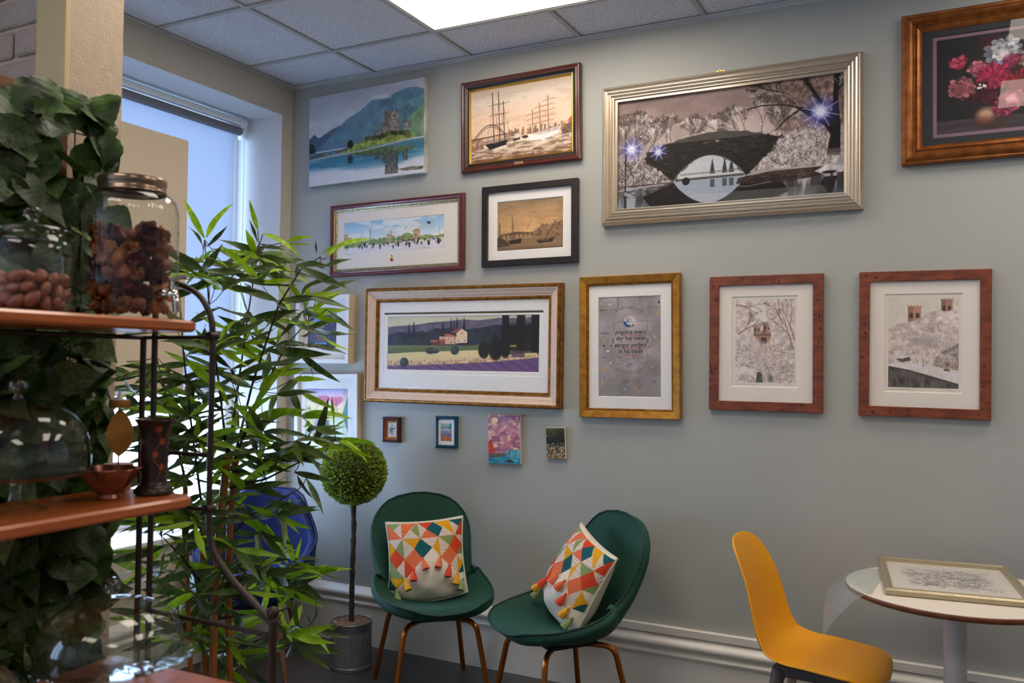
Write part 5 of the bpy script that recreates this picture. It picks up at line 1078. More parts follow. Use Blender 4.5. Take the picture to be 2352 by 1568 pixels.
prof_ = [(.0001, .004), (.094, .004), (.098, .0), (.1, .004), (.1, .018), (.098, .02), (.0975, .022)]+[(.0975, .03+.01*k) for k in range(16)]+[(.0975, .188), (.1, .192), (.1, .222), (.102, .226), (.100, .229), (.096, .226), (.095, .19)]
MB().lathe(prof_, 180, wob=lambda r, z, a, j: r+(.0012*(1 if math.cos(a*45) > 0 else -1) if .029 < z < .185 and r > .09 else 0)).build('pot', M_zinc, t, True, 40)
MB().lathe([(.0001, .221), (.0955, .219)], 32).build('soil', mat('gravel_bed', (120, 104, 90), .9), t)
gv = MB()
for k in range(900):
    r = .0925*math.sqrt(rng.random()); a = rng.uniform(0, 6.283); s_ = rng.uniform(.0018, .0036); gv.sphere((r*math.cos(a), r*math.sin(a), .2205+rng.uniform(0, .004)), s_, 5, 4, (1, rng.uniform(.6, 1), rng.uniform(.5, .9)))
o = gv.build('gravel', mat('pink_gravel', (206, 184, 168), .8, sub=(140, 112, 98), vscale=160), t); o['kind'] = 'stuff'

# blue velvet tub chair in the corner
M_blue = mat('royal_blue_velvet', (7, 28, 94), .7, sheen=.22, var=.15, vscale=6, bump=.05, bscale=20)
t = thing('tub_chair', 'royal blue velvet tub chair by the window, partly behind bamboo', 'chair', (.315, -.565, 0), (0, 0, math.radians(30)))
rows = []
for i in range(15):
    v = i/14; r = []
    for j in range(61):
        th = math.radians(-128+256*j/60); at_ = abs(math.degrees(th))
        top = interp([0, 30, 44, 58, 75, 95, 115, 128], [.835, .832, .80, .70, .63, .60, .55, .50], at_); z = .37+(top-.37)*v
        rad = interp([.37, .42, .5, .62, .84], [.225, .262, .282, .287, .262], z); flare = 1+.02*math.sin(at_/128*3.14)
        gro = -.004*max(0, math.cos(th*14))**6*(at_ < 75)*(z > .46); lean = (z-.45)*.12 if z > .45 else 0
        r.append(((rad+gro)*flare*math.sin(th), (rad+gro)*flare*math.cos(th)*.98+lean*max(0, math.cos(th)), z))
    rows.append(r)
o = grid_mesh([r[::-1] for r in rows]).build('backrest', M_blue, t, True, None); sm = o.modifiers.new('thickness', 'SOLIDIFY'); sm.thickness = .04; sm.offset = -1; sb = o.modifiers.new('soft', 'SUBSURF'); sb.levels = sb.render_levels = 1
MB().tube(rows[-1], .006, 8).build('piping', mat('dark_blue_piping', (10, 28, 84), .7), t, True)
MB().lathe([(.0001, .365), (.20, .365), (.225, .38), (.235, .42), (.245, .455), (.235, .478), (.20, .49), (.0001, .492)], 48, M=Matrix.Translation((0, -.035, 0))).build('seat_cushion', M_blue, t, True, 60)
MB().lathe([(.0001, .335), (.19, .335), (.215, .35), (.222, .366), (.0001, .366)], 40, M=Matrix.Translation((0, -.01, 0))).build('seat_base', mat('navy_base', (10, 20, 60), .8), t, True, 50)
for sx in (-1, 1):
    for sy in (-1, 1): MB().tube([(sx*.13, sy*.13-.01, .34), (sx*.20, sy*.20-.01, 0)], [.019, .011], 12).build('leg', mat('walnut_leg', (112, 76, 60), .45, var=.2, vscale=20, stretch=(5, 5, 1)), t, True)

# ------------------------------------------------------------------ foreground: rack, its glassware, plants
# leaf placed from base to tip, blade facing along nh
def leaf_matrix(base, tip, nh):
    y = Vector(tip)-Vector(base); L = y.length; y = y/L; n = Vector(nh); n = n-y*n.dot(y)
    n = n.normalized() if n.length > 1e-4 else y.orthogonal().normalized(); x = y.cross(n)
    return Matrix(((x.x*L, y.x*L, n.x*L, base[0]), (x.y*L, y.y*L, n.y*L, base[1]), (x.z*L, y.z*L, n.z*L, base[2]), (0, 0, 0, 1)))
def blade(name, prof, fold, arch, m, vein=0.0, nx=4, wave=0.0):
    """unit leaf along +y: half widths at stations, folded on the midrib, arched lengthwise"""
    v = []; ny = len(prof)
    for i, (yy, w) in enumerate(prof):
        for j in range(-nx//2, nx//2+1):
            u_ = j/(nx/2); z = arch*(yy-yy*yy)*4-fold*w*abs(u_)*-1+(vein*w*math.sin(yy*44-abs(u_)*7) if j else 0)+wave*w*u_*math.sin(yy*9)
            v.append((u_*w, yy, z))
    c = nx+1; f = [(i*c+j, i*c+j+1, (i+1)*c+j+1, (i+1)*c+j) for i in range(ny-1) for j in range(nx)]
    return MB().add(v, f).mesh(name, m, True)
def leaf_mat(name, lo, hi, trans=.3, rough=.4, vs_=7.0):
    m = mat(name, hi, rough, sub=lo, vscale=vs_, trans=trans); nt = m.node_tree
    # each leaf its own shade
    oi = nt.nodes.new('ShaderNodeObjectInfo'); hs = nt.nodes.new('ShaderNodeHueSaturation'); mr = nt.nodes.new('ShaderNodeMapRange'); mr.inputs['To Min'].default_value = .65; mr.inputs['To Max'].default_value = 1.35
    nt.links.new(oi.outputs['Random'], mr.inputs['Value']); nt.links.new(mr.outputs[0], hs.inputs['Value'])
    b_ = nt.nodes['Principled BSDF']; src = b_.inputs['Base Color'].links[0].from_socket; nt.links.new(src, hs.inputs['Color'])
    for l in list(src.links):
        if l.to_node.name != hs.name: nt.links.new(hs.outputs[0], l.to_socket)
    return m

# --- bamboo
BT = 2.90                                             # depth of the plant: it stands on the floor between rack and chairs
M_dark = leaf_mat('dark_bamboo_leaf', (44, 66, 28), (90, 114, 56), .25); M_lime = leaf_mat('lime_bamboo_leaf', (112, 160, 14), (170, 206, 40), .4)
PB = [(0, .010), (.06, .026), (.15, .050), (.3, .071), (.45, .075), (.6, .065), (.75, .046), (.88, .024), (1, .002)]
BL = {'D': [blade('leaf', PB, .35, a_, M_dark, 0, 2, w_) for a_, w_ in ((.05, .2), (.12, -.3), (-.06, .3))], 'L': [blade('leaf', PB, .35, a_, M_lime, 0, 2, w_) for a_, w_ in ((.05, .2), (.14, -.2), (-.06, .3))]}
base = at(505, 1560, BT); bam = thing('bamboo_plant', 'tall artificial bamboo with lime and dark green leaves behind the rack', 'plant', (base.x, base.y, 0))
org = Vector((base.x, base.y, 0)); rng = random.Random(11)
MB().lathe([(.0001, .006), (.10, .006), (.105, 0), (.13, .19), (.136, .2), (.128, .2), (.12, .17), (.0001, .17)], 36).build('pot', mat('black_pot', (30, 30, 32), .5), bam, True, 40)
M_cane = mat('bamboo_cane', (158, 96, 44), .45, var=.2, vscale=10, stretch=(3, 3, 1)); M_twig = mat('dark_twig', (52, 38, 34), .6)
def P(a, b_, dt=0.0): return at(a, b_, BT+dt)-org
for pts, r, m_, dt in (([(488, 1600), (492, 1400), (505, 1200), (522, 1050)], .0125, M_cane, -.04), ([(530, 1600), (524, 1400), (528, 1200), (540, 1060)], .0115, M_cane, .03), ([(470, 1600), (466, 1350), (462, 1150)], .009, M_cane, .12), ([(440, 1600), (430, 1350), (425, 1100)], .008, M_cane, -.06)):
    a0 = P(pts[0][0], pts[0][1], dt); pth = [Vector((a0.x*.5, a0.y*.5, .16))]+[P(x, y, dt) for x, y in pts]
    c_ = MB(); c_.tube(pth, r, 10)
    for q in pth[1:]: c_.tube([q-Vector((0, 0, .004)), q+Vector((0, 0, .004))], r*1.22, 10)
    c_.build('cane', m_, bam, True, 50)
STEMS = [[(522, 1050), (505, 900), (480, 700), (470, 550)], [(522, 1055), (545, 900), (570, 720), (595, 560)], [(536, 1060), (580, 880), (640, 700), (690, 620), (735, 590)], [(536, 1060), (600, 900), (660, 790), (705, 740)],
         [(528, 1120), (610, 1100), (690, 1060), (770, 1010)], [(462, 1150), (440, 980), (420, 800), (410, 640)], [(425, 1100), (390, 950), (360, 820)], [(505, 1250), (580, 1180), (640, 1150), (690, 1120)], [(500, 1350), (560, 1330), (640, 1320), (690, 1290)], [(500, 1420), (570, 1410), (650, 1400), (690, 1385)], [(470, 1350), (420, 1280), (370, 1230)], [(440, 1450), (390, 1420), (340, 1390)], [(500, 1500), (560, 1480), (620, 1490)]]
nodes = []
for k, st_ in enumerate(STEMS):
    dts = [0, .05*((k*7) % 5-2), .10*((k*3) % 5-2), .10*((k*3) % 5-2)+.03, .1*((k*3) % 5-2)]
    pth = [P(x, y, dts[min(i, 4)]) for i, (x, y) in enumerate(st_)]
    MB().tube(pth, [.0045-.0028*i/(len(pth)-1) for i in range(len(pth))], 6).build('stem', M_twig, bam, True, None)
    for i, (x, y) in enumerate(st_[1:]): nodes.append((x, y, dts[min(i+1, 4)]))
stuff_mb = {'D': MB(), 'L': MB()}; count = [0]
def put_leaf(b_, t_, key, nh=None):
    nh = nh or (Vector((.45, -.8, .35))+Vector((rng.gauss(0, .5), rng.gauss(0, .4), rng.gauss(0, .5))))
    M = leaf_matrix(b_, t_, nh); me = BL[key][rng.randrange(3)]
    if count[0] < 298:
        o = link_mesh('leaf', me, bam); o.matrix_basis = M; count[0] += 1
    else: stuff_mb[key].add([M @ v.co for v in me.vertices], [tuple(p.vertices) for p in me.polygons])
def twig(a_, b_, r=.0016): MB().tube([a_, (a_+b_)/2+Vector((0, 0, -.006)), b_], r, 5).build('twig', M_twig, bam)
SIG = '''470 547 422 456 L;474 546 537 466 L;466 572 429 518 D;476 566 523 518 D;592 528 572 458 L;592 557 571 502 D;603 538 690 590 L;653 557 722 543 L;647 566 715 563 L;750 592 856 550 L;741 584 797 562 L;738 616 809 595 D;728 581 725 551 D;730 678 829 641 D;711 723 797 666 L;703 719 712 642 L;706 754 775 733 D;750 710 820 764 D;697 792 800 814 D;689 811 782 878 D;680 812 719 865 D;612 804 762 814 D;554 672 463 623 L;416 640 455 585 L;595 897 691 833 L;577 948 653 852 L;671 872 750 872 L;688 899 771 940 L;580 960 706 940 L;571 990 630 1028 L;727 1016 756 910 D;762 916 768 972 L;768 981 800 962 L;780 1007 865 1018 L;785 1004 862 1050 L;780 1010 845 1064 L;772 1015 776 1069 L;755 1012 743 1045 D;560 1040 668 1083 D;683 1092 721 1146 D;703 1098 743 1182 D;676 1084 770 1106 D;621 1127 665 1089 L;615 1148 735 1171 D;486 1183 551 1110 L;489 1207 571 1136 L;463 1212 501 1218 L;676 1290 647 1204 L;680 1289 693 1236 L;710 1315 809 1306 L;710 1309 755 1294 L;675 1333 740 1318 D;609 1401 624 1306 L;490 1395 558 1321 L;633 1434 713 1455 L;660 1431 710 1467 L;534 1497 654 1479 L;633 1401 675 1357 L;687 1387 731 1464 D;560 1470 610 1444 L;505 967 545 958 L;548 965 530 990 L;290 830 345 838 L;310 880 372 862 L;420 780 412 700 L;425 825 480 795 L;430 830 520 905 L;525 930 500 870 L;440 1330 395 1270 D;470 1370 420 1450 D'''
for q in SIG.replace('\n', '').split(';'):
    x0_, y0_, x1_, y1_, key = q.split(); x0_, y0_, x1_, y1_ = map(float, (x0_, y0_, x1_, y1_))
    nd = min(nodes, key=lambda n_: (n_[0]-x0_)**2+(n_[1]-y0_)**2); dt = nd[2]+rng.uniform(-.03, .03)
    b_ = P(x0_, y0_, dt); put_leaf(b_, P(x1_, y1_, dt+rng.uniform(-.06, .03)), key)
    if math.hypot(nd[0]-x0_, nd[1]-y0_) > 12: twig(P(nd[0], nd[1], nd[2]), b_)
REG = [(300, 470, 780, 1180, 26, .12), (330, 480, 1180, 1540, 18, .3), (410, 600, 580, 800, 22, .3), (420, 620, 800, 1100, 26, .3), (600, 730, 580, 820, 10, .35), (600, 740, 840, 1060, 9, .45), (430, 640, 1100, 1330, 20, .3), (430, 640, 1330, 1560, 18, .4), (600, 710, 1280, 1480, 8, .4)]
for x0_, x1_, y0_, y1_, n_, pl_ in REG:
    for k in range(n_):
        cx, cy = rng.uniform(x0_, x1_), rng.uniform(y0_, y1_); nd = min(nodes, key=lambda q: (q[0]-cx)**2+(q[1]-cy)**2); dt = nd[2]+rng.uniform(-.10, .10)
        c_ = P(cx, cy, dt); twig(P(nd[0], nd[1], nd[2]), c_, .0013)
        out = Vector((RR[0], RR[1], 0))*((cx-510)/260)+Vector((0, 0, .55)); ph_ = rng.uniform(0, 6.28)
        for l in range(5):
            a_ = ph_+l*1.2566; d = (out+Vector((math.cos(a_), math.sin(a_), rng.uniform(-.9, .3)))*.95).normalized(); d.z -= .25; d.normalize()
            put_leaf(c_, c_+d*rng.uniform(.11, .19), 'L' if rng.random() < pl_ else 'D')
for key, m_ in (('D', M_dark), ('L', M_lime)):
    if stuff_mb[key].v: o = stuff_mb[key].build('foliage', m_, bam, True, None); o['kind'] = 'stuff'

# --- artificial ivy screen behind the rack
IX = 1.405; t = thing('ivy_screen', 'dark green artificial leaf screen on a mesh beside the rack', 'leaf screen', (IX, -2.60, 0)); IV = t
M_ivy = leaf_mat('dark_ivy_leaf', (18, 34, 8), (56, 86, 22), .10, .5, 14); M_ivy2 = leaf_mat('pale_ivy_leaf', (76, 96, 50), (132, 146, 92), .15, .4, 14)
PI_ = [(0, .06), (.05, .18), (.12, .27), (.22, .345), (.34, .375), (.46, .36), (.6, .295), (.74, .20), (.87, .095), (1, .004)]
PI_ = [(y_, interp([q[0] for q in PI_], [q[1] for q in PI_], y_)) for y_ in np.linspace(0, 1, 22)]
IL = [blade('leaf', PI_, .14, a_, M_ivy, .05, 6, .10) for a_ in (.06, -.03, .10)]; ILp = blade('leaf', PI_, .18, .08, M_ivy2, .05, 6, .1)
wires = MB(); ny0, ny1 = -.36, .31
for k in range(15): y = ny0+(ny1-ny0)*k/14; wires.tube([(-.012, y, .02), (-.012, y, 2.13)], .0018, 5)
for k in range(34): z = .02+2.11*k/33; wires.tube([(-.012, ny0, z), (-.012, ny1, z)], .0018, 5)
wires.build('wire_mesh', mat('green_plastic_mesh', (34, 66, 30), .5), t)
MB().box(-.075, -.055, ny0, ny1-.12, 0, 2.17).build('timber_board', mat('brown_board', (128, 84, 54), .6, var=.15, vscale=12), t); MB().cbox(-.055, -.018, .14, .20, .0, 2.16, .002).build('timber_post', mat('pine_post', (140, 96, 64), .6, var=.15, vscale=15), t)
rng = random.Random(21); n_ = 0; under = MB()
for i, j in [(i, j) for i in range(46) for j in range(7)][:300]+[(i+.5, j+.5) for i in range(46) for j in range(9)]:
    z = .03+i*.0466+rng.uniform(-.018, .018); y = ny0+.03+(ny1-ny0-.05)*(j+.5+(.5 if int(i) % 2 else 0))/7.2+rng.uniform(-.02, .02); x = rng.uniform(-.005, .02)
    d = Vector((rng.uniform(.05, .45), rng.gauss(.15, .5), rng.uniform(-1.0, .15))).normalized(); L = rng.uniform(.090, .125)
    if y+d.y*L > ny1+.035: d.y = -abs(d.y)*.3
    if isinstance(i, float): x -= .024; y = min(y, ny1-.02); d.x *= .4; d.normalize()
    M = leaf_matrix(Vector((x, y, z+.03)), Vector((x, y, z+.03))+d*L, Vector((.85+rng.gauss(0, .2), -.35+rng.gauss(0, .35), .4+rng.gauss(0, .35))))
    if isinstance(i, float): me = IL[rng.randrange(3)]; under.add([M @ v.co for v in me.vertices], [tuple(p.vertices) for p in me.polygons])
    else: o = link_mesh('leaf', ILp if rng.random() < .10 else IL[rng.randrange(3)], t); o.matrix_basis = M
o = under.build('under_leaves', M_ivy, t, True, None); o['kind'] = 'stuff'

# --- metal and wood baker's rack
RY0, RY1 = -3.06, -2.29                              # near end (out of view) and far end
M_iron = mat('dark_bronze_iron', (62, 52, 48), .42, .6, bump=.05, bscale=60); M_orange = mat('orange_pine_shelf', (178, 92, 38), .28, bump=.04, bscale=30, var=.16, vscale=6, stretch=(8, 1, 8), coat=.3)
rk = thing('bakers_rack', 'dark iron rack with orange wooden shelves in the left foreground', 'shelf rack', (1.62, (RY0+RY1)/2, 0)); ro = Vector((1.62, (RY0+RY1)/2, 0))
def rt(pts, r, name='rod', fl=0.0):
    pts = [Vector(p)-ro for p in pts]; MB().tube(fillet(pts, fl, 6) if fl else pts, r, 10).build(name, M_iron, rk, True, 60)
for Y in (RY1+.004, RY0):
    rt([(1.581, Y, .0), (1.581, Y, 1.69)], .0075, 'post'); rt([(1.540, Y, .0), (1.540, Y, 1.555)], .0075, 'post')
    rt([(1.581, Y, 1.69), (1.66, Y, 1.685), (1.735, Y, 1.655), (1.775, Y, 1.60), (1.780, Y, 1.54), (1.778, Y, 1.12), (1.782, Y, 1.07), (1.80, Y, 1.03), (1.86, Y, .975), (1.98, Y, .90)], .0075, 'curved_arm', .05)
    rt([(1.985, Y, .0), (1.985, Y, .905)], .0095, 'front_post')
    o = MB().lathe([(.0001, -.012), (.011, -.010), (.012, -.004), (.009, 0), (.0135, .008), (.0145, .016), (.011, .024), (.0001, .028)], 16).build('finial', M_iron, rk, True, 50); o.location = Vector((1.985, Y, .905))-ro
    rt([(1.581, Y, 1.265), (1.778, Y, 1.265)], .006); rt([(1.581, Y, .868), (1.985, Y, .866)], .006); rt([(1.540, Y, 1.55), (1.778, Y, 1.55)], .005); rt([(1.540, Y, 1.135), (1.778, Y, 1.135)], .005); rt([(1.540, Y, .715), (1.985, Y, .715)], .006)
    for z in (1.553, 1.138):
        o = MB().tube([(0, -.012, 0), (0, .012, 0)], .011, 12).build('collar', M_iron, rk, True, 50); o.location = Vector((1.778, Y, z))-ro
for z in (1.55, 1.135, .715): rt([(1.540, RY0, z), (1.540, RY1, z)], .006)
rt([(1.488, -2.70, .0), (1.488, -2.70, 1.55)], .005); rt([(1.985, RY0, .715), (1.985, RY1, .715)], .006)
def shelf(z, x0_, x1_, y0_, y1_, cut=.05):
    v = [(x0_, y0_), (x1_, y0_), (x1_, y1_-cut), (x1_-.012, y1_-.012), (x1_-cut, y1_), (x0_, y1_)]; mb = MB(); n = len(v); e = .006; cx, cy = (x0_+x1_)/2, (y0_+y1_)/2
    def ring(ins, zz): return [(x+(ins if x < cx else -ins)-ro.x, y+(ins if y < cy else -ins)-ro.y, zz) for x, y in v]
    lo = ring(0, z-.027+e); mb.add(ring(e, z-.027)+lo+ring(0, z-e)+ring(e, z), [tuple(range(n))[::-1], tuple(3*n+i for i in range(n))]+[(k*n+i, k*n+(i+1) % n, (k+1)*n+(i+1) % n, (k+1)*n+i) for k in range(3) for i in range(n)])
    return mb.build('shelf', M_orange, rk)
shelf(1.588, 1.495, 1.768, RY0+.02, RY1-.016, .03); shelf(1.172, 1.495, 1.765, RY0+.02, RY1-.016, .03); shelf(.752, 1.495, 2.13, RY0-.04, RY1-.016, .10)

# --- glass jars and what is in them
G = glass('clear_glass', (.955, .97, .96), 1.6, edge=(.55, .62, .58)); M_chrome = mat('chrome', (206, 200, 194), .12, 1.0); M_lid = mat('bronze_lid', (150, 128, 112), .25, .9)
J1 = Vector((1.628, -2.402, 1.5885)); J2 = Vector((1.622, -2.648, 1.5885))
t = thing('glass_dispenser_jar', 'tall lidded glass jar with a tap, full of dried pods', 'jar', J1); t.scale = (.95, .95, 1)
wall = [(.0001, .002), (.096, .002), (.106, .004), (.1105, .012), (.1115, .03)]+[(.1115, .05+.02*k) for k in range(11)]+[(.110, .266), (.104, .283), (.094, .294), (.083, .297), (.0775, .301), (.0775, .316)]
MB().lathe(wall, 144, wob=lambda r, z, a, j: r+(.0011*math.cos(a*48) if .06 < z < .262 and r > .1 else 0)).build('glass_body', G, t, True, 60)
MB().lathe([(.0795, .300), (.0815, .302), (.0815, .306), (.080, .308), (.080, .318), (.0815, .320), (.082, .331), (.080, .335), (.068, .337), (.0001, .338)], 64).build('lid', M_lid, t, True, 40)
d = Vector((.997, .07, 0)); p0 = d*.108+Vector((0, 0, .055)); tp = MB(); tp.tube([p0-d*.01, p0+d*.012], .017, 16); tp.tube(fillet([p0+d*.01, p0+d*.04, p0+d*.046+Vector((0, 0, -.038))], .02, 6), .0095, 14); tp.sphere(p0+d*.03, .016, 16, 10)
tp.tube([p0+d*.03, p0+d*.03+Vector((0, 0, .034))], .005, 10); tp.build('tap', M_chrome, t, True, 60); s_ = Vector((-d.y, d.x, 0)); q = p0+d*.03+Vector((0, 0, .036)); MB().tube([q-s_*.004-d*.004, q+s_*.020+d*.024+Vector((0, 0, .010))], [.0045, .006], 10).build('tap_lever', M_chrome, t, True, 60)
t = thing('glass_storage_jar', 'squat glass jar with knob lid holding brown nuts', 'jar', J2)
MB().lathe([(.0001, .002), (.076, .002), (.084, .005), (.087, .014)]+[(.087, .03+.02*k) for k in range(6)]+[(.085, .145), (.078, .158), (.071, .163), (.070, .172)], 72).build('glass_body', G, t, True, 60)
lid = MB().lathe([(.0701, .168), (.078, .168), (.083, .171), (.083, .176), (.076, .182), (.05, .190), (.016, .195), (.012, .200), (.013, .206), (.021, .213), (.022, .221), (.016, .227), (.0001, .229)], 64).build('lid', G, t, True, 60)
# pods and nuts, one by one
def lump(name, seed, m, sc, amp, seg=10, rings=7):
    r_ = random.Random(seed); mb = MB(); mb.sphere((0, 0, 0), 1, seg, rings); ph_ = [r_.uniform(0, 6) for _ in range(6)]
    mb.v = [tuple(Vector(p)*(1+amp*(math.sin(p[0]*4+ph_[0])*math.sin(p[1]*5+ph_[1])+.6*math.sin(p[2]*7+ph_[2]+p[0]*3)))) for p in mb.v]; mb.v = [(p[0]*sc[0], p[1]*sc[1], p[2]*sc[2]) for p in mb.v]
    return mb.mesh(name, m, True)
def petal_ball(name, seed, m):
    r_ = random.Random(seed); mb = MB()
    for k in range(16):
        a_, e_ = r_.uniform(0, 6.28), r_.uniform(-1.2, 1.2); n_ = Vector((math.cos(a_)*math.cos(e_), math.sin(a_)*math.cos(e_), math.sin(e_))); x_ = n_.orthogonal().normalized(); y_ = n_.cross(x_); r0 = r_.uniform(.4, .7)
        pts = [n_*.15]+[n_*(.55+.3*math.sin(q*2.1+k))+(x_*math.cos(q*1.05)+y_*math.sin(q*1.05))*r0 for q in range(6)]; mb.add([p*.026 for p in pts], [(0, 1+q, 1+(q+1) % 6) for q in range(6)])
    return mb.mesh(name, m, False)
M_nut = mat('brown_nut', (150, 84, 58), .45, sub=(108, 54, 36), vscale=40, bump=.2, bscale=120); M_pod = mat('rust_pod', (140, 70, 44), .6, sub=(92, 40, 28), vscale=50, bump=.4, bscale=120); M_wine = mat('wine_petal', (110, 26, 40), .6, sub=(70, 14, 26), vscale=40); M_tan = mat('tan_dried_flower', (176, 112, 60), .7, sub=(126, 70, 34), vscale=60)
nut_me = [lump('nut', k, M_nut, (.0125, .0125, .020), .05) for k in range(3)]; pod_me = [lump('dried_pod', k+9, (M_pod, M_nut, M_pod, M_tan)[k], ((.023, .016, .026), (.014, .014, .024), (.019, .021, .015), (.024, .020, .013))[k], (.16, .05, .2, .22)[k], 12, 9) for k in range(4)]; flw_me = [petal_ball('dried_flower', 3, M_wine), petal_ball('dried_flower', 4, M_tan), petal_ball('dried_flower', 5, M_tan)]
def fill(center, R, z0, z1, pitch, kinds, grp, seed, skip):
    """pieces packed against the glass and over the top, lower layers first"""
    r_ = random.Random(seed); z = z0; k = 0
    while z < z1:
        top_ = z+pitch*.82 >= z1
        for R_ in ((R, R-pitch*.9, R-pitch*1.7) if top_ else (R, R-pitch*.9)):
            if R_ < pitch*.4: continue
            n = max(3, int(6.283*R_/pitch)); ph_ = r_.uniform(0, 6)
            for i in range(n):
                a_ = ph_+6.283*i/n; me, nm, lab, cat = kinds[r_.randrange(len(kinds))]
                o = link_mesh(nm, me); a_ += r_.uniform(-.25, .25)*pitch/R_; rj = R_-abs(r_.gauss(0, .006)); o.scale = (r_.uniform(.8, 1.08),)*3
                o.location = (center.x+rj*math.cos(a_), center.y+rj*math.sin(a_), center.z+z+r_.uniform(-.005, .009)); o.rotation_euler = (r_.uniform(0, 6.28), r_.uniform(0, 6.28), r_.uniform(0, 6.28)); tag(o, lab, cat, grp); k += 1
        z += pitch*.82
    return k
nl = ('brown nut in the squat glass jar with knob lid', 'nut'); dl = ('rust brown dried pod in the tall tap jar', 'dried pod'); w1 = ('dark red dried flower in the tall tap jar', 'dried flower'); w2 = ('tan dried flower in the tall tap jar', 'dried flower')
fill(J2, .064, .022, .080, .030, [(m_, 'nut')+nl for m_ in nut_me], 'nuts in the squat jar', 3, 0)
fill(J1, .074, .034, .208, .040, [(pod_me[0], 'dried_pod')+dl, (pod_me[2], 'dried_pod')+dl, (pod_me[1], 'dried_pod', 'smooth brown oval pod in the tall tap jar', 'dried pod'), (pod_me[3], 'dried_pod', 'tan wrinkled dried pod in the tall tap jar', 'dried pod')]+[(flw_me[0], 'dried_flower')+w1, (flw_me[1], 'dried_flower')+w2], 'potpourri in the tall jar', 4, 0)

# --- things on the middle shelf
def cake_stand(label, loc, R, hp, foot, wavy=0):
    t = thing('cake_stand', label, 'cake stand', loc)
    MB().lathe([(.0001, hp), (R*.9, hp), (R, hp+.006), (R*1.005, hp+.003), (R*.92, hp-.004), (.03, hp-.006)], 96, wob=(lambda r, z, a, j: r*(1+.02*math.cos(a*24)*(r > R*.85))) if wavy else None).build('plate', G, t, True, 50)
    MB().lathe([(.03, hp-.006), (.016, hp-.02), (.012, hp*.5), (.016, .022), (foot*.6, .012), (foot, .004), (foot, .0005)], 48).build('foot', G, t, True, 50); return t
def dome(label, loc, R, h):
    t = thing('glass_dome', label, 'glass dome', loc)
    pr_ = [(R, .0005), (R*1.0, h*.18)]+[(R*math.cos(a_)**.75, h*(.18+.82*math.sin(a_))) for a_ in np.linspace(.12, 1.5, 16)]; MB().lathe(pr_+[(.012, h+.001)], 72).build('bell', G, t, True, 60)
    MB().lathe([(.010, h), (.009, h+.008), (.015, h+.014), (.020, h+.026), (.017, h+.040), (.008, h+.047), (.0001, h+.048)], 24).build('knob', G, t, True, 60); return t
D1 = Vector((1.625, -2.672, 1.1725)); cake_stand('glass cake stand on the middle shelf below the nut jar', D1, .15, .080, .062); dome('clear glass dome on the middle shelf below the nut jar', D1+Vector((0, 0, .0865)), .143, .150)
D2 = Vector((1.745, -2.525, .7525)); cake_stand('scalloped glass cake stand on the lowest shelf', D2, .168, .095, .072, 1); dome('wide glass dome on the scalloped cake stand', D2+Vector((0, 0, .1015)), .150, .118)
D3 = Vector((1.86, -2.905, .7525)); dome('glass dome at the bottom left corner on the lowest shelf', D3, .105, .215)
# copper lustre bowl
t = thing('glass_bowl', 'scalloped copper lustre bowl on the middle shelf', 'bowl', (1.64, -2.457, 1.1725))
MB().lathe([(.0001, .010), (.018, .010), (.024, 0), (.026, .004), (.022, .012), (.034, .022), (.048, .038), (.057, .055), (.067, .070), (.0655, .0715), (.054, .058), (.044, .042), (.030, .027), (.0001, .018)], 72, wob=lambda r, z, a, j: r*(1+.09*math.cos(a*7)*max(0, (z-.03)/.04))).build('bowl_body', mat('copper_lustre', (146, 88, 64), .28, .4, sub=(106, 58, 42), vscale=30), t, True, 50)
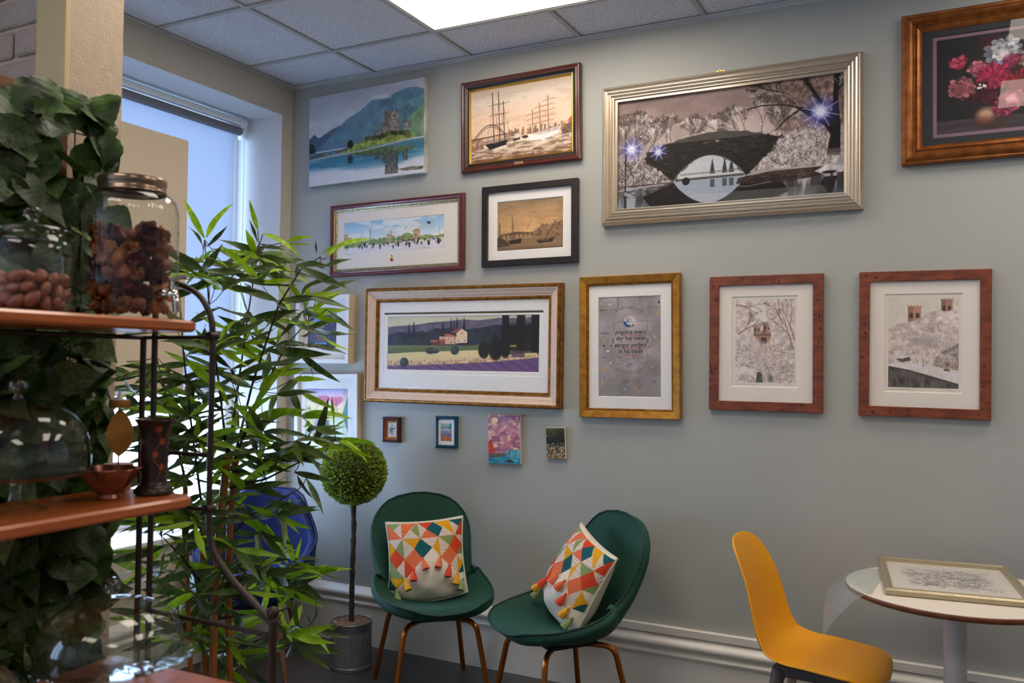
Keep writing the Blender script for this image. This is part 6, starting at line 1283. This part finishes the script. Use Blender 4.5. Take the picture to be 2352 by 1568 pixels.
# dark vase with copper leaf trails
t = thing('vase', 'dark flared vase with copper leaf trails at the shelf end', 'vase', (1.665, -2.352, 1.1725))
vp = [(.0001, .004), (.040, .0), (.045, .003), (.046, .010), (.038, .020), (.031, .026), (.030, .034), (.0305, .06), (.031, .10), (.032, .135), (.035, .155), (.041, .170), (.046, .177), (.045, .179), (.038, .170), (.030, .15), (.028, .04), (.0001, .035)]
MB().lathe(vp, 48).build('vase_body', mat('gunmetal_glaze', (58, 46, 42), .3, .4, var=.2, vscale=20), t, True, 50)
M_cop = mat('copper_inlay', (176, 84, 42), .35, .5)
def on_vase(a_, z, e=.0006): r = interp([.034, .135, .155, .170], [.030, .032, .035, .041], z)+e; return Vector((r*math.cos(a_), r*math.sin(a_), z))
for a0, ph_ in ((-.55, 0), (.9, 2), (2.6, 4), (4.2, 1)):
    MB().tube([on_vase(a0+.28*math.sin(k*.42+ph_), .038+.120*k/24) for k in range(25)], .0009, 5).build('copper_trail', M_cop, t, True)
    for k in (5, 11, 17, 23):
        z = .038+.120*k/24; ca = a0+.28*math.sin(k*.42+ph_); n = 10; s_ = 1 if k % 2 else -1
        ring = [on_vase(ca+s_*(.16+.20*math.cos(6.283*i/n)), min(.168, z+.004+.008*math.sin(6.283*i/n)), .0009) for i in range(n)]; MB().add([on_vase(ca+s_*.16, min(.168, z+.004), .0012)]+ring, [(0, 1+i, 1+(i+1) % n) for i in range(n)]).build('copper_leaf', M_cop, t)
# gold leaf candle holder in a patterned pot
t = thing('candle_holder', 'gold leaf candle holder in a white patterned pot behind the vase', 'candle holder', (1.552, -2.362, 1.1725)); M_gl = mat('aged_gold', (176, 122, 58), .4, .7, bump=.4, bscale=300)
MB().lathe([(.0001, .001), (.026, .001), (.030, .006), (.034, .045), (.035, .066), (.033, .067), (.0001, .064)], 40).build('pot', mat('patterned_pot', (206, 196, 192), .5, sub=(150, 100, 100), vscale=60), t, True, 45)
MB().tube([(0, 0, .06), (0, 0, .205)], .0022, 8).build('stalk', M_gl, t, True); lf = blade('gold_leaf', [(0, .02), (.1, .14), (.25, .24), (.42, .28), (.6, .26), (.78, .19), (.92, .10), (1, .03)], .15, .04, M_gl, .03, 6); o = link_mesh('gold_leaf', lf, t); o.matrix_basis = leaf_matrix(Vector((.004, -.002, .085)), Vector((.004, -.002, .200)), Vector((.9, -.45, 0)))
MB().lathe([(.0001, .203), (.023, .203), (.0245, .206), (.0245, .222), (.023, .222), (.022, .208), (.0001, .208)], 32).build('cup', M_gl, t, True, 40); MB().lathe([(.0001, .207), (.0205, .207), (.0205, .2235), (.008, .225), (.0055, .233), (.002, .243), (.0001, .245)], 20).build('tealight', mat('white_wax', (210, 200, 196), .5), t, True, 50)
